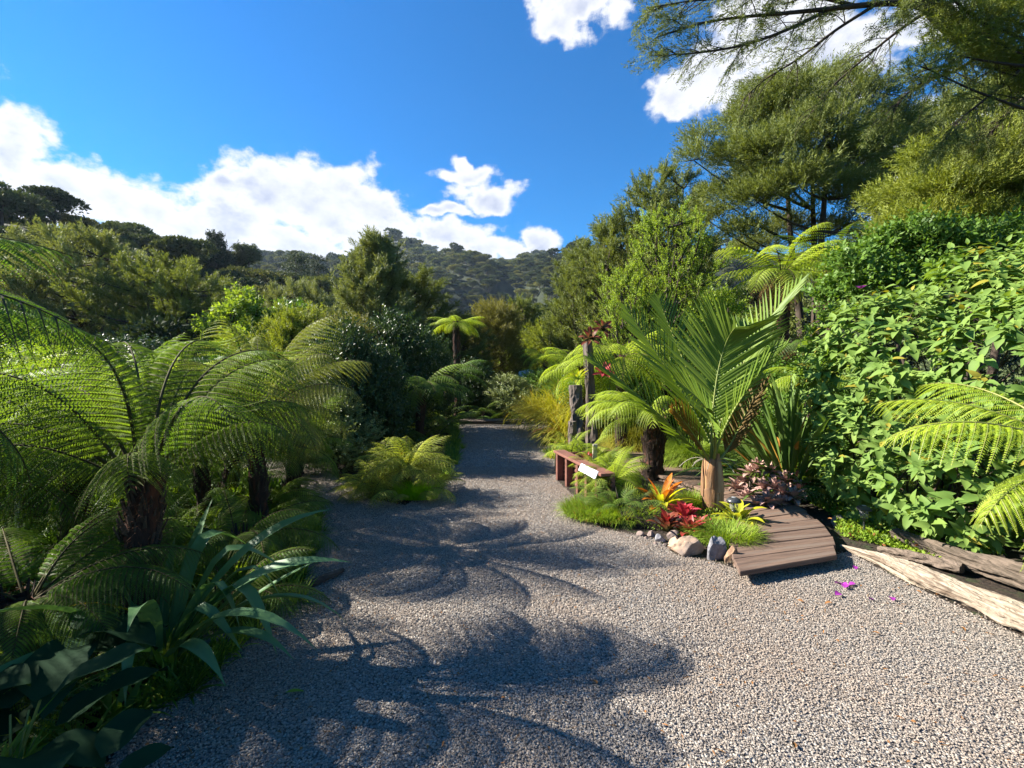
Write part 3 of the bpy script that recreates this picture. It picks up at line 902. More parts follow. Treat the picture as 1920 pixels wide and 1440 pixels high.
fern('yellow tree fern high at the right edge above the hedge', pos(2010, 6.5), 3.15, 0.14, 'lime', 0, seed=75,
     fronds=[(180, 18, .8, 2), (200, 30, .8, 2), (160, 8, .7, 2), (240, 30, .8, 2), (120, 40, .8, 1), (60, 40, .8, 1), (0, 40, .8, 1), (-60, 40, .8, 1)])


# ------------------------------------------------------------------ blades, rosettes
def blade_mesh(name, L=1.0, W=0.06, bend=0.8, nseg=8, fold=0.25, shape='strap', mat='strap', twist=0.0, wave=0.0, kink=None):
    t = np.linspace(0, 1, nseg + 1)
    ang = -bend * t ** 1.6
    if kink:
        ang = ang - kink[1] * (1 / (1 + np.exp(-(t - kink[0]) * 30)))
    d = np.stack([np.cos(ang), 0 * t, np.sin(ang)], 1)
    P = np.vstack([[0, 0, 0], np.cumsum(d[:-1] * L / nseg, 0)])
    Nn = np.stack([-np.sin(ang), 0 * t, np.cos(ang)], 1)
    if shape == 'strap':
        w = W * np.minimum(1, (0.45 + 1.6 * t)) * np.sqrt(np.clip(1 - t ** 5, 0, 1)) * np.clip((1 - t) * 3.5, 0.02, 1) ** 0.8
    elif shape == 'ovate':
        w = W * np.sin(np.pi * np.clip(t, 0.0, 1) ** 0.75) ** 0.9 + 0.001
    elif shape == 'grass':
        w = W * (1 - t ** 2) + 0.0003
    else:   # bromeliad
        w = W * (1 - 0.25 * t) * np.clip((1 - t) * 4, 0.03, 1) ** 0.7
    S = np.array([[0, 1.0, 0]])
    tw = (twist * t)[:, None]
    Sv = S * np.cos(tw) + Nn * np.sin(tw)
    Nv = Nn * np.cos(tw) - S * np.sin(tw)
    wv = (wave * np.sin(t * 11))[:, None] * Nn
    V = np.stack([P + Sv * w[:, None] * 0.5 + Nv * (w * fold)[:, None] + wv, P, P - Sv * w[:, None] * 0.5 + Nv * (w * fold)[:, None] - wv], 1).reshape(-1, 3)
    i = np.arange(nseg)[:, None] * 3
    Fc = np.concatenate([np.hstack([i, i + 1, i + 4, i + 3]), np.hstack([i + 1, i + 2, i + 5, i + 4])])
    return MB().add(V, Fc, 0, True).mesh(name, [mat])


def rosette(name, label, cat, loc, meshes, n, tilt, scale, part='leaf', seed=0, rad=0.0, group=None, az=(0, 360), zr=0.0, root=None):
    g = random.Random(seed)
    o = root or thing(name, label, cat, loc, 0, group)
    for i in range(n):
        a = az[0] + (i * 137.5 + g.uniform(-10, 10)) % 360 * (az[1] - az[0]) / 360
        u = (i + .5) / n
        tl = tilt[1] + (tilt[0] - tilt[1]) * u + g.uniform(-5, 5)
        ar = R_(a)
        obj(part, g.choice(meshes), o, (math.cos(ar) * rad * u, math.sin(ar) * rad * u, g.uniform(0, zr)), (R_(g.uniform(-12, 12)), -R_(tl), ar), g.uniform(*scale))
    return o


def grass_mesh(name, n, L, W, spread, tilt, bend, mat, seed=0, nseg=5, elong=(1, 1)):
    """a tuft of many thin blades in one mesh"""
    g = np.random.default_rng(seed)
    a = g.uniform(0, 2 * np.pi, n)
    rr = np.sqrt(g.random(n)) * spread
    base = np.stack([np.cos(a) * rr * elong[0], np.sin(a) * rr * elong[1], 0 * a], 1)
    a2 = a + g.normal(0, 0.6, n)
    tl = np.radians(g.uniform(tilt[0], tilt[1], n))
    Ls = L * g.uniform(0.6, 1.1, n)
    bd = bend * g.uniform(0.6, 1.3, n)
    t = np.linspace(0, 1, nseg + 1)
    ang = tl[:, None] - bd[:, None] * t[None] ** 1.3
    dx = np.cos(ang) * Ls[:, None] / nseg
    dz = np.sin(ang) * Ls[:, None] / nseg
    H = np.concatenate([np.zeros((n, 1)), np.cumsum(dx[:, :-1], 1)], 1)
    Zc = np.concatenate([np.zeros((n, 1)), np.cumsum(dz[:, :-1], 1)], 1)
    D = np.stack([np.cos(a2), np.sin(a2)], 1)
    P = np.stack([base[:, 0:1] + H * D[:, 0:1], base[:, 1:2] + H * D[:, 1:2], np.maximum(Zc, -0.25 * L)], -1)
    S = np.stack([-D[:, 1], D[:, 0], 0 * a], 1)[:, None]
    w = (W * (1 - t ** 2) + 0.0004)[None, :, None] * 0.5
    V = np.stack([P - S * w, P + S * w], 2).reshape(-1, 3)
    i = (np.arange(n) * (nseg + 1) * 2)[:, None] + (np.arange(nseg) * 2)[None]
    Fc = np.stack([i, i + 1, i + 3, i + 2], -1).reshape(-1, 4)
    return MB().add(V, Fc, 0, False).mesh(name, [mat])


# strap-leaved plant in the left foreground
st = [blade_mesh('strap_leaf', 1.0, 0.075, b, 12, 0.18, 'strap', 'strap', tw, kink=k) for b, tw, k in
      ((0.5, 0.2, (0.55, 1.6)), (0.9, -0.2, (0.6, 1.5)), (1.3, 0.2, None), (0.35, 0.1, None), (1.7, -0.3, None))]
sp = thing('strap_leaved_plant', 'clump of long drooping blue-green strap leaves at the foot of the shaggy fern', 'plant', pos(300, 2.55))
for (a, tl, s, v) in [(20, 62, .95, 1), (-5, 55, 1.05, 0), (40, 70, 1.05, 0), (-40, 42, .95, 2), (-100, 50, .95, 4), (-120, 35, .75, 2), (-15, 38, .95, 2), (65, 78, 1.1, 0),
                      (10, 48, .85, 3), (180, 50, .95, 2), (160, 65, .85, 1), (120, 60, .7, 3), (-70, 55, .75, 1), (95, 68, .9, 3), (0, 70, .85, 1), (-25, 60, .8, 0), (215, 48, .8, 2), (30, 35, .9, 3), (-12, 54, 1.25, 2), (-28, 48, 1.2, 4), (2, 46, 1.15, 4), (14, 66, 1.2, 2), (-60, 60, 1.15, 2), (-110, 62, 1.1, 2)]:
    obj('leaf', st[v], sp, (0.05 * math.cos(R_(a)), 0.05 * math.sin(R_(a)), 0.02), (R_(random.uniform(-20, 20)), -R_(tl), R_(a)), s)
yl = blade_mesh('yellow_leaf', 0.34, 0.045, 0.7, 7, 0.2, 'strap', 'leaf_yellow')
oy = obj('leaf', yl, sp, (-0.03, -0.1, 0.34), (R_(30), -R_(25), R_(188)), 1.0)
oy['label'] = 'single yellow strap leaf'

# broad dark leaves in the left bottom corner
bl = [blade_mesh('broad_leaf', 0.42, 0.26, b, 9, 0.13, 'ovate', 'big_leaf', wave=0.012) for b in (0.5, 0.9)]
stalk = MB()
v, f = tube([(0, 0, 0), (0.02, 0, 0.3), (0.08, 0, 0.6)], [0.012, 0.01, 0.007], 6)
stalk = stalk.add(v, f, 0, True).mesh('stalk', ['stipe_green'])
g = random.Random(4)
for k, (px, Y, n, lab) in enumerate([(20, 1.75, 9, 'broad-leaved dark plant in the bottom left corner'), (95, 2.15, 8, 'broad-leaved dark plant below the level fern fronds at far left'), (-120, 1.9, 8, 'broad-leaved dark plant partly cut off by the left edge'),
                                     (130, 1.62, 6, 'low broad-leaved plant on the gravel edge, bottom left')]):
    o = thing('broad_leaved_plant', lab, 'plant', pos(px, Y))
    for i in range(n):
        a = R_(i * 137.5 + 40 * k)
        hh = g.uniform(0.14, 0.42) * (0.45 if k == 3 else 1)
        s = obj('stalk', stalk, o, (0, 0, 0), (0, R_(g.uniform(5, 25)), a), hh / 0.6)
        obj('leaf', g.choice(bl), o, (0.12 * math.cos(a), 0.12 * math.sin(a), hh), (R_(g.uniform(-25, 25)), -R_(g.uniform(-5, 30)), a), g.uniform(0.6, 1.0) * (0.6 if k == 3 else 1))
sd = [blade_mesh('seedling_leaf', 0.13, 0.035, 0.5, 5, 0.2, 'ovate', 'cover_green')]
rosette('seedling', 'small star-shaped light-green seedling on the shaded gravel edge', 'seedling', gxy(318, 1275), sd, 8, (15, 55), (0.6, 1.0), seed=3)
rosette('seedling', 'small trailing seedling right of the star-shaped one', 'seedling', gxy(385, 1245), sd, 9, (10, 60), (0.6, 1.1), seed=5, rad=0.08)
obj_leaf = obj('fallen_leaf', sd[0].copy(), None, gxy(535, 1306, 0.02), (0, 0, 0.3), 0.7)
tag(obj_leaf, 'single yellow-green leaf lying on the dark gravel', 'leaf')

# ------------------------------------------------------------------ the palm
def leaflet_frond(name, pts, nleaf, LL, mat_leaf, mat_stem, stipe=0.16, up=0.55, seed=0, width=0.03, fw=0.8, nrm=None, tipmat=None, droopy=0.0):
    g = np.random.default_rng(seed)
    pts = np.array(pts, float)
    n = 30
    t = np.linspace(0, 1, n)
    # smooth curve through the points
    tt = np.linspace(0, 1, len(pts))
    co = np.polyfit(tt, pts, min(3, len(pts) - 1))
    P = sum(co[i][None] * (t[:, None] ** (len(co) - 1 - i)) for i in range(len(co)))
    mb = MB()
    v, f = tube(P, np.interp(t, [0, 0.15, 1], [0.026, 0.015, 0.003]), 6)
    mb.add(v, f, 1, True)
    T = norm(np.gradient(P, axis=0))
    tp = np.linspace(stipe, 0.99, nleaf)
    B = np.stack([np.interp(tp, t, P[:, k]) for k in range(3)], 1)
    Tp = norm(np.stack([np.interp(tp, t, T[:, k]) for k in range(3)], 1))
    nr = np.array(nrm if nrm is not None else (0, 0, 1.0), float)
    S = norm(np.cross(nr[None] + 0 * Tp, Tp))
    Nn = np.cross(Tp, S)
    tn = (tp - stipe) / (1 - stipe)
    ln = LL * (0.55 + 0.45 * np.sin(np.pi * tn ** 0.8)) * np.clip((1.03 - tn) * 5, 0.45, 1)
    for sg in (-1, 1):
        l2 = ln * g.uniform(0.92, 1.05, nleaf)
        fwv = (fw + 0.9 * tn ** 2)[:, None]
        D = norm(S * sg + Tp * fwv + Nn * up + g.normal(0, 0.05, (nleaf, 3)))
        m = 7
        u = np.linspace(0, 1, m)
        C = B[:, None] + l2[:, None, None] * (D[:, None] * u[None, :, None] + np.array([0, 0, -1.0]) * (0.05 + droopy) * u[None, :, None] ** 2.2)
        W = norm(np.cross(D, Nn + 0.4 * S * sg))
        w = (width * np.array([0.5, 0.95, 1, 0.95, 0.8, 0.5, 0.04]))[None, :, None] * 0.5
        Q = norm(np.cross(D, W))[:, None]
        V = np.stack([C - W[:, None] * w + Q * w * 0.5, C, C + W[:, None] * w + Q * w * 0.5], 2).reshape(-1, 3)
        i = (np.arange(nleaf) * m * 3)[:, None] + (np.arange(m - 1) * 3)[None]
        Fc = np.concatenate([np.stack([i, i + 1, i + 4, i + 3], -1).reshape(-1, 4), np.stack([i + 1, i + 2, i + 5, i + 4], -1).reshape(-1, 4)])
        mb.add(V, Fc, 0, True)
    return mb.mesh(name, [mat_leaf, mat_stem])


def palm():
    b = gnd(1336, 958)
    o = thing('palm', 'young palm with stout tan trunk and stiff upright feather fronds beside the boardwalk', 'palm', b)
    Yb = b.y
    def q(px, py, dy=0.0):
        p = at(px, py, Yb + dy)
        return (p.x - b.x, p.y - b.y, p.z)
    # trunk: swollen base wrapped in old sheaths
    n = 22
    t = np.linspace(0, 1, n)
    H = 0.62
    rad = np.interp(t, [0, .08, .3, .6, .85, 1], [.075, .105, .112, .102, .092, .07])
    P = np.stack([0.0 * t - 0.01 * t, 0 * t, t * H], 1)
    V, Fc = tube(P, rad, 22)
    th = np.arctan2(V[:, 1], V[:, 0])
    bump = 0.007 * np.sin(3 * th + V[:, 2] * 9) + 0.004 * np.sin(9 * th) * (V[:, 2] > .2)
    V[:, 0] += np.cos(th) * bump
    V[:, 1] += np.sin(th) * bump
    mb = MB().add(V, Fc, 0, True)
    obj('trunk', mb.mesh('trunk', ['palm_trunk']), o)
    # leaf sheaths
    for i, (a, z0, h, w) in enumerate([(230, -0.01, 0.30, 0.95), (-30, 0.0, 0.44, 0.8), (150, 0.18, 0.46, 0.85), (300, 0.24, 0.44, 0.75), (60, 0.22, 0.46, 0.8)]):
        m_ = 9
        k = 12
        u = np.linspace(0, 1, k)
        s = np.linspace(-1, 1, m_)
        V = []
        for uu in u:
            wd = w * (math.sqrt(max(0.0, 1 - (2 * uu - 1) ** 4)) if i == 0 else 1 - 0.75 * max(0, uu - .45) * 1.6)
            z = z0 + h * uu
            rr = float(np.interp(z / H, t, rad)) + 0.010 + 0.004 * i
            for ss in s:
                an = R_(a) + ss * wd
                V.append((rr * math.cos(an) - 0.01 * z / H, rr * math.sin(an), z))
        Fc = [(r_ * m_ + c, r_ * m_ + c + 1, (r_ + 1) * m_ + c + 1, (r_ + 1) * m_ + c) for r_ in range(k - 1) for c in range(m_ - 1)]
        obj('sheath', MB().add(V, Fc, 0, True).mesh('sheath', ['palm_trunk']), o)
    top = (0.0, 0.0, 0.52)
    specs = [
        ([top, q(1290, 830, .05), q(1200, 745, .1), q(1108, 672, .15)], 42, .46, .35, 0.9, (0.25, -0.6, 1), 'palm_green', 0.0),
        ([top, q(1318, 800, .35), q(1250, 690, .7), q(1172, 575, .9)], 44, .50, .25, 1.15, (0.4, -0.9, .6), 'palm_green', 0.0),
        ([top, q(1336, 780, .0), q(1350, 680, .05), q(1378, 615, -.15)], 50, .66, .16, 0.85, (-0.35, -1, .15), 'palm_green', 0.0),
        ([top, q(1352, 790, .2), q(1405, 660, .35), q(1500, 528, .4)], 46, .55, .35, 1.2, (-0.9, -0.25, .8), 'palm_green', 0.0),
        ([top, q(1360, 800, -.1), q(1405, 725, -.1), q(1470, 650, -.05)], 40, .40, .25, 0.8, (-0.8, 0.55, .5), 'palm_green', 0.0),
        ([top, q(1325, 790, .6), q(1275, 660, 1.1), q(1235, 560, 1.4)], 42, .5, .4, 1.1, (0.3, -1, .4), 'palm_green', 0.0),
        ([top, q(1345, 780, .6), q(1375, 680, 1.1), q(1400, 610, 1.5)], 40, .5, .4, 1.1, (-0.3, -1, .4), 'palm_green', 0.0),
        ([top, q(1372, 830, .1), q(1400, 770, .25), q(1425, 715, .4)], 26, .30, .3, 1.3, (-0.9, -0.5, .5), 'palm_old', 0.0),
        ([top, q(1310, 830, -.1), q(1290, 800, -.15), q(1262, 765, -.2)], 24, .26, .35, 1.3, (0.5, -0.9, .6), 'palm_old', 0.0),
        ([top, q(1335, 790, -.35), q(1300, 740, -.6), q(1262, 705, -.8)], 36, .42, .2, 0.9, (0.1, -.8, 1), 'palm_green', 0.1),
    ]
    for i, (pts, nl, LL, up, fw, nr, mt, dr_) in enumerate(specs):
        po = obj('frond', leaflet_frond('palm_frond', pts, int(nl * .75), LL * 1.32, mt, 'stipe_green', 0.22 if i != 2 else 0.3, up, 100 + i, 0.036, fw, nr, droopy=dr_), o)
        if mt == 'palm_old':
            po['label'] = 'short browning frond'
    # loose dry fibres at the neck
    g = np.random.default_rng(5)
    mb = MB()
    for i in range(7):
        a = g.uniform(0, 6.28)
        L = g.uniform(.15, .32)
        u = np.linspace(0, 1, 8)[:, None]
        d = np.array([math.cos(a), math.sin(a), 0.6])
        Pn = np.array([0, 0, .55]) + d * 0.05 + u * L * d + np.array([0, 0, -1]) * u ** 2 * L * .9
        v, f = tube(Pn, 0.0035, 4)
        mb.add(v, f, 0, True)
    obj('fibre', mb.mesh('fibre', ['pale_wood']), o)


palm()

# ------------------------------------------------------------------ flax, succulents, bromeliads
fx = [blade_mesh('flax_leaf', 1.5, 0.06, b, 9, 0.3, 'strap', m) for b, m in ((0.25, 'flax_green'), (0.6, 'flax_green'), (1.1, 'flax_green'), (1.6, 'flax_green'))]
fxr = [blade_mesh('flax_leaf', 1.4, 0.06, b, 9, 0.3, 'strap', 'flax_red') for b in (0.3, 0.8)]
fo = rosette('flax', 'large sword-leaved flax between the palm and the big-leaved hedge', 'flax', pos(1482, 6.2), fx[:2], 50, (45, 88), (1.0, 1.35), seed=2, rad=0.2)
rosette('', '', '', None, fx[2:], 44, (15, 60), (0.75, 1.15), seed=6, rad=0.22, root=fo)
rosette('', '', '', None, fxr, 12, (40, 80), (0.95, 1.2), seed=8, rad=0.12, root=fo)
fo = rosette('flax', 'darker low flax with arching leaves left of the large flax', 'flax', pos(1425, 6.3), fx[1:], 40, (10, 70), (0.5, 0.8), seed=12, rad=0.15)
rosette('', '', '', None, [fxr[1]], 5, (25, 50), (0.5, 0.7), seed=18, root=fo)

su = [blade_mesh('succulent_leaf', 0.15, 0.075, b, 6, 0.22, 'ovate', 'succulent') for b in (-0.5, 0.3, 1.2)]
g = random.Random(77)
sup = [(1400, 5.95, .10), (1418, 5.6, .10), (1440, 5.55, .16), (1460, 5.6, .12), (1480, 5.75, .12), (1452, 5.8, .26), (1472, 6.0, .30), (1430, 5.9, .24), (1405, 6.2, .34), (1392, 6.3, .22), (1418, 6.25, .40), (1490, 5.6, .20), (1500, 5.9, .22), (1445, 6.2, .36), (1380, 6.1, .18), (1428, 5.65, .07), (1466, 5.72, .22), (1498, 6.2, .3)]
for i, (px, Y, h) in enumerate(sup):
    lab = 'pinkish-grey rosette succulent in the clump beside the boardwalk'
    Y = Y - .25
    row_ = [q for q in sup if (q[2] >= .2) == (h >= .2)]
    nth = sorted(row_).index((px, Y + .25, h)) if (px, Y + .25, h) in row_ else sorted(q[0] for q in row_).index(px)
    ORD = ('first', 'second', 'third', 'fourth', 'fifth', 'sixth', 'seventh', 'eighth', 'ninth', 'tenth', 'eleventh')
    lab = 'pinkish-grey rosette succulent beside the boardwalk, %s from the left in the %s row' % (ORD[nth], 'tall back' if h >= .2 else 'low front')
    o = thing('succulent', lab, 'succulent', pos(px, Y, 0.02), 0, 'rosette succulents clumped beside the boardwalk')
    v, f = tube([(0, 0, 0), (0.01, 0, h * .5), (0, 0, h)], [.012, .010, .009], 6)
    obj('stem', MB().add(v, f, 0, True).mesh('stem', ['bark_grey']), o)
    for k in range(17):
        a = R_(k * 137.5)
        obj('leaf', su[0 if k < 5 else (1 if k < 11 else 2)], o, (0, 0, h - .004 * k), (R_(g.uniform(-10, 10)), -R_(75 - 5.0 * k + g.uniform(-6, 6)), a), g.uniform(.8, 1.15) * (.7 if k < 5 else 1))


def bromeliad(label, loc, mat, n, L, W, tilt, seed, group=None, name='bromeliad', parent_rot=None, mats2=None):
    ms = [blade_mesh('bromeliad_leaf', L, W, b, 7, 0.2, 'brom', m_, wave=0.0) for b in (0.5, 0.9, 1.3) for m_ in ([mat] + (mats2 or []))]
    o = rosette(name, label, 'bromeliad', loc, ms, n, tilt, (0.75, 1.1), seed=seed, group=group, rad=0.02)
    if parent_rot:
        o.rotation_euler = parent_rot
    return o


def gp(px, py, z=0.0):
    v = gnd(px, py, z)
    return (v.x, v.y, z + .03)


bromeliad('orange and yellow bromeliad left of the palm trunk', gp(1240, 962), 'brom_orange', 30, 0.44, 0.09, (8, 75), 1, mats2=['brom_orange', 'brom_lime'])
bromeliad('pink-red bromeliad touching the palm trunk, uppermost of the three', gp(1281, 980), 'brom_pink', 26, 0.23, 0.085, (32, 86), 2)
bromeliad('red-orange bromeliad, leftmost of the three in front of the palm', gp(1250, 1002), 'brom_maroon', 22, 0.23, 0.075, (42, 86), 3, mats2=['brom_red'])
bromeliad('crimson bromeliad above the tan rock, lowest of the three', gp(1292, 1010), 'brom_red', 22, 0.20, 0.075, (38, 86), 4)
bromeliad('small pink bromeliad at the right of the crimson one', gp(1314, 1000), 'brom_pink', 18, 0.17, 0.05, (25, 85), 5)
bromeliad('yellow-lime bromeliad around the black garden light', gp(1384, 990), 'brom_lime', 22, 0.33, 0.085, (15, 75), 6)
bromeliad('dark red bromeliad on top of the red-brown timber wall', (at(1100, 868, 6.6).x, 6.6, 0.33), 'brom_red', 26, 0.20, 0.05, (20, 85), 7)
bromeliad('small dark red bromeliad at the far end of the timber wall', (at(1055, 825, 8.3).x, 8.3, 0.3), 'brom_maroon', 16, 0.2, 0.05, (20, 85), 8, mats2=['brom_lime'])
bromeliad('yellow-edged bromeliad beside the low ferns behind the timber wall', (at(1112, 893, 5.9).x, 5.95, 0.3), 'brom_lime', 14, 0.2, 0.035, (20, 75), 9, mats2=['brom_orange'])


# ------------------------------------------------------------------ boardwalk
def box(mb, a, b, mat=0):
    x0, y0, z0 = a
    x1, y1, z1 = b
    V = [(x0, y0, z0), (x1, y0, z0), (x1, y1, z0), (x0, y1, z0), (x0, y0, z1), (x1, y0, z1), (x1, y1, z1), (x0, y1, z1)]
    Fc = [(0, 3, 2, 1), (4, 5, 6, 7), (0, 1, 5, 4), (1, 2, 6, 5), (2, 3, 7, 6), (3, 0, 4, 7)]
    mb.add(V, Fc, mat)


def hexa(V8):
    """solid from 4 bottom and 4 top corners, with slightly worn edges"""
    me = bpy.data.meshes.new('hexa')
    bm = bmesh.new()
    vs = [bm.verts.new(v) for v in V8]
    for f in ((0, 3, 2, 1), (4, 5, 6, 7), (0, 1, 5, 4), (1, 2, 6, 5), (2, 3, 7, 6), (3, 0, 4, 7)):
        bm.faces.new([vs[i] for i in f])
    bmesh.ops.bevel(bm, geom=bm.edges[:], offset=0.004, segments=1, affect='EDGES')
    bmesh.ops.recalc_face_normals(bm, faces=bm.faces[:])
    bm.to_mesh(me)
    bm.free()
    return me


def polyline(pts, s):
    pts = np.array(pts)
    d = np.concatenate([[0], np.cumsum(np.linalg.norm(np.diff(pts, axis=0), axis=1))])
    d = d / d[-1]
    return np.stack([np.interp(s, d, pts[:, k]) for k in range(2)], 1)


def boardwalk():
    Z = 0.10
    Lp = [(1.72, 3.54), (1.87, 4.05), (2.12, 4.5), (2.40, 5.0), (2.58, 5.6), (2.38, 6.4), (2.05, 7.2), (1.55, 8.3), (1.15, 9.5), (0.95, 10.8)]
    Rp = [(2.69, 3.87), (3.02, 4.45), (3.20, 5.05), (3.27, 5.75), (3.18, 6.7), (2.95, 7.8), (2.55, 9.0), (2.2, 10.2), (2.05, 11.4)]
    n = 29
    s = np.linspace(0, 1, n + 1)
    A, B = polyline(Lp, s), polyline(Rp, s)
    o = thing('boardwalk', 'curving low boardwalk of brown planks passing behind the palm', 'boardwalk', (0, 0, 0))
    g = random.Random(1)
    for i in range(n):
        e = 0.03
        a0, a1 = A[i] * (1 - e) + A[i + 1] * e, A[i] * e + A[i + 1] * (1 - e)
        b0, b1 = B[i] * (1 - e) + B[i + 1] * e, B[i] * e + B[i + 1] * (1 - e)
        ex = g.uniform(-.02, .02)
        dirv = (b0 - a0) / np.linalg.norm(b0 - a0)
        b0, b1 = b0 + dirv * ex, b1 + dirv * ex
        z = Z + g.uniform(-.003, .003)
        c = (a0 + a1 + b0 + b1) / 4
        an = math.atan2(dirv[1], dirv[0])
        ca, sa = math.cos(-an), math.sin(-an)
        def L(p):
            d = p - c
            return (d[0] * ca - d[1] * sa, d[0] * sa + d[1] * ca)
        q = [L(a0), L(b0), L(b1), L(a1)]
        me = hexa([(x, y, -0.04) for x, y in q] + [(x, y, 0) for x, y in q])
        me.materials.append(MATS['deck_wood'])
        obj('plank', me, o, (c[0], c[1], z), (0, 0, an))
    # bearer under the front edge, set back
    mb = MB()
    for w in (0.06, 0.5, 0.94):
        pts = polyline(Lp, s) * (1 - w) + polyline(Rp, s) * w
        pts = pts[1:]
        P = np.column_stack([pts, np.full(len(pts), 0.014)])
        v, f = tube(P, 0.045, 4)
        mb.add(v, f, 0)
    me = mb.mesh('bearer', ['deck_wood'])
    obj('bearer', me, o)


boardwalk()


# ------------------------------------------------------------------ timber wall with posts, cap and sign
def timber_wall():
    A = np.array([0.78, 7.12])
    Bq = np.array([1.18, 5.45])
    Lw = float(np.linalg.norm(Bq - A))
    d = (Bq - A) / Lw
    an = math.atan2(d[1], d[0])
    o = thing('timber_wall', 'low red-brown timber wall with posts and flat cap edging the planted bed', 'wall', (A[0], A[1], 0), an)
    # local x runs along the wall towards the viewer, -y is the drive side
    for k in range(6):
        z = 0.035 + k * 0.066
        u = np.linspace(0, 1, 2)
        th = np.linspace(-math.pi / 2, math.pi / 2, 7)
        prof_ = [(-0.028 * math.cos(t_), z + 0.033 * math.sin(t_)) for t_ in th] + [(0.02, z + 0.033), (0.02, z - 0.033)]
        V = [(x, p[0], p[1]) for x in (0, Lw) for p in prof_]
        m = len(prof_)
        Fc4 = [(i, (i + 1) % m, m + (i + 1) % m, m + i) for i in range(m)]
        mb = MB().add(V, Fc4, 0, False)
        mb.add(V[:m], [tuple(range(m))], 0).add(V[m:], [tuple(range(m))[::-1]], 0)
        obj('board', mb.mesh('board', ['red_stain']), o)
    dist = lambda px, py: float(np.dot(np.array(gnd(px, py)[:2]) - A, d))
    for s in (0.06, dist(1060, 912), dist(1079, 926), dist(1098, 937), 1.5):
        me = hexa([(x, y, z) for z in (-0.1, 0.405) for x, y in ((-.035, -.13), (.035, -.13), (.035, -.029), (-.035, -.029))])
        me.materials.append(MATS['red_stain'])
        obj('post', me, o, (s, 0, 0))
    me = hexa([(x, y, z) for z in (0, 0.035) for x, y in ((0, -.16), (Lw, -.16), (Lw, .02), (0, .02))])
    me.materials.append(MATS['red_stain'])
    obj('cap', me, o, (0, 0, 0.406))
    # return wall at the far end, going right
    me = hexa([(x, y, z) for z in (0, 0.40) for x, y in ((-.02, .022), (.02, .022), (.02, .9), (-.02, .9))])
    me.materials.append(MATS['red_stain'])
    obj('end_board', me, o)
    # the white sign fixed along the cap edge
    s0 = dist(1092, 935) + 0.0
    sg = thing('sign', 'narrow white sign with faded lettering fixed along the timber wall cap', 'sign', (A[0] + d[0] * 1.12, A[1] + d[1] * 1.12, 0.40), an)
    me = hexa([(x, y, z) for z, yo in ((-0.035, -.205), (0.05, -.165)) for x, y in ((0, yo), (0.52, yo), (0.52, yo + .018), (0, yo + .018))])
    me.materials.append(MATS['white_board'])
    bd_ = obj('board', me, sg)
    mb = MB()
    g = random.Random(3)
    x = 0.05
    while x < 0.46:     # faded illegible strokes
        w = g.uniform(0.03, 0.055)
        if g.random() < .8:
            for zz in (0.25,):
                h = 0.5
                def P_(xx, t):
                    return (xx, -.205 + .04 * t - .0025, -0.035 + 0.085 * t)
                mb.add([P_(x, zz), P_(x + w * .6, zz), P_(x + w * .6, zz + h), P_(x, zz + h)], [(0, 1, 2, 3)], 0)
        x += w + 0.012
    obj('lettering', mb.mesh('lettering', ['board_marks']), bd_)
    # planted soil behind the wall
    V = [(A[0] + .05, A[1], .33), (Bq[0] + .02, Bq[1], .30), (1.15, 4.9, .12), (1.9, 4.6, .02), (2.0, 5.6, .03), (1.9, 6.6, .12), (1.3, 8.2, .2), (.9, 8.3, .3), (0.7, 7.7, .33)]
    V2 = [(x, y, -0.1) for x, y, z in V]
    n = len(V)
    cen = (1.25, 6.2, .33)
    Fc = [(i, (i + 1) % n, n) for i in range(n)]
    mb = MB().add(V + [cen], Fc, 0, True)
    mb.add(V + V2, [(i, i + n, (i + 1) % n + n, (i + 1) % n) for i in range(n)], 0)
    b = obj('raised_bed', mb.mesh('raised_bed', ['soil']))
    tag(b, 'raised soil bed behind the red-brown timber wall', None, kind='structure')


timber_wall()


# ------------------------------------------------------------------ garden lights
def lathe(profile, sides=24):
    P = np.array(profile)
    th = np.linspace(0, 2 * np.pi, sides, endpoint=False)
    V = np.stack([P[:, 0:1] * np.cos(th), P[:, 0:1] * np.sin(th), P[:, 1:2] + 0 * th], -1).reshape(-1, 3)
    n = len(P)
    i = np.arange(n - 1)[:, None] * sides
    j = np.arange(sides)[None]
    k = (j + 1) % sides
    return V, np.stack([i + j, i + k, i + sides + k, i + sides + j], -1).reshape(-1, 4)


def garden_light(label, loc, s=1.0, square=False):
    o = thing('garden_light', label, 'garden light', loc)
    sd_ = 4 if square else 24
    def part(nm, pr, mat, sides=None, par=None):
        V, Fc = lathe(pr, sides or sd_)
        me = MB().add(np.array(V) * s, Fc, 0, not square).mesh(nm, [mat])
        return obj(nm, me, par or o, rot=(0, 0, R_(30 if square and not par else 0)))
    cap_ = part('cap', [(0.0, .298), (.03, .296), (.055, .285), (.070, .268), (.074, .255), (.070, .250), (.052, .250), (.0, .250)], 'black_metal')
    part('solar_panel', [(0.0, .3005), (.022, .2995), (.024, .2970)], 'steel', None, cap_)
    lens_ = part('lens', [(.040, .249), (.042, .22), (.038, .185), (.030, .170), (0, .168)], 'lamp_glass')
    part('bulb', [(0, .235), (.010, .23), (.012, .215), (.008, .20), (0, .20)], 'steel', 12, lens_)
    part('collar', [(0, .169), (.030, .167), (.024, .150), (.012, .145), (.010, .13), (0, .13)], 'black_metal')
    part('stake', [(.009, .135), (.009, .02), (.002, -.05)], 'black_metal', 10)


garden_light('black dome-topped garden light standing in the yellow-lime bromeliad', gp(1376, 992), 1.0)
garden_light('dark square garden light half hidden at the foot of the hedge', gp(1620, 1008), 0.95, True)


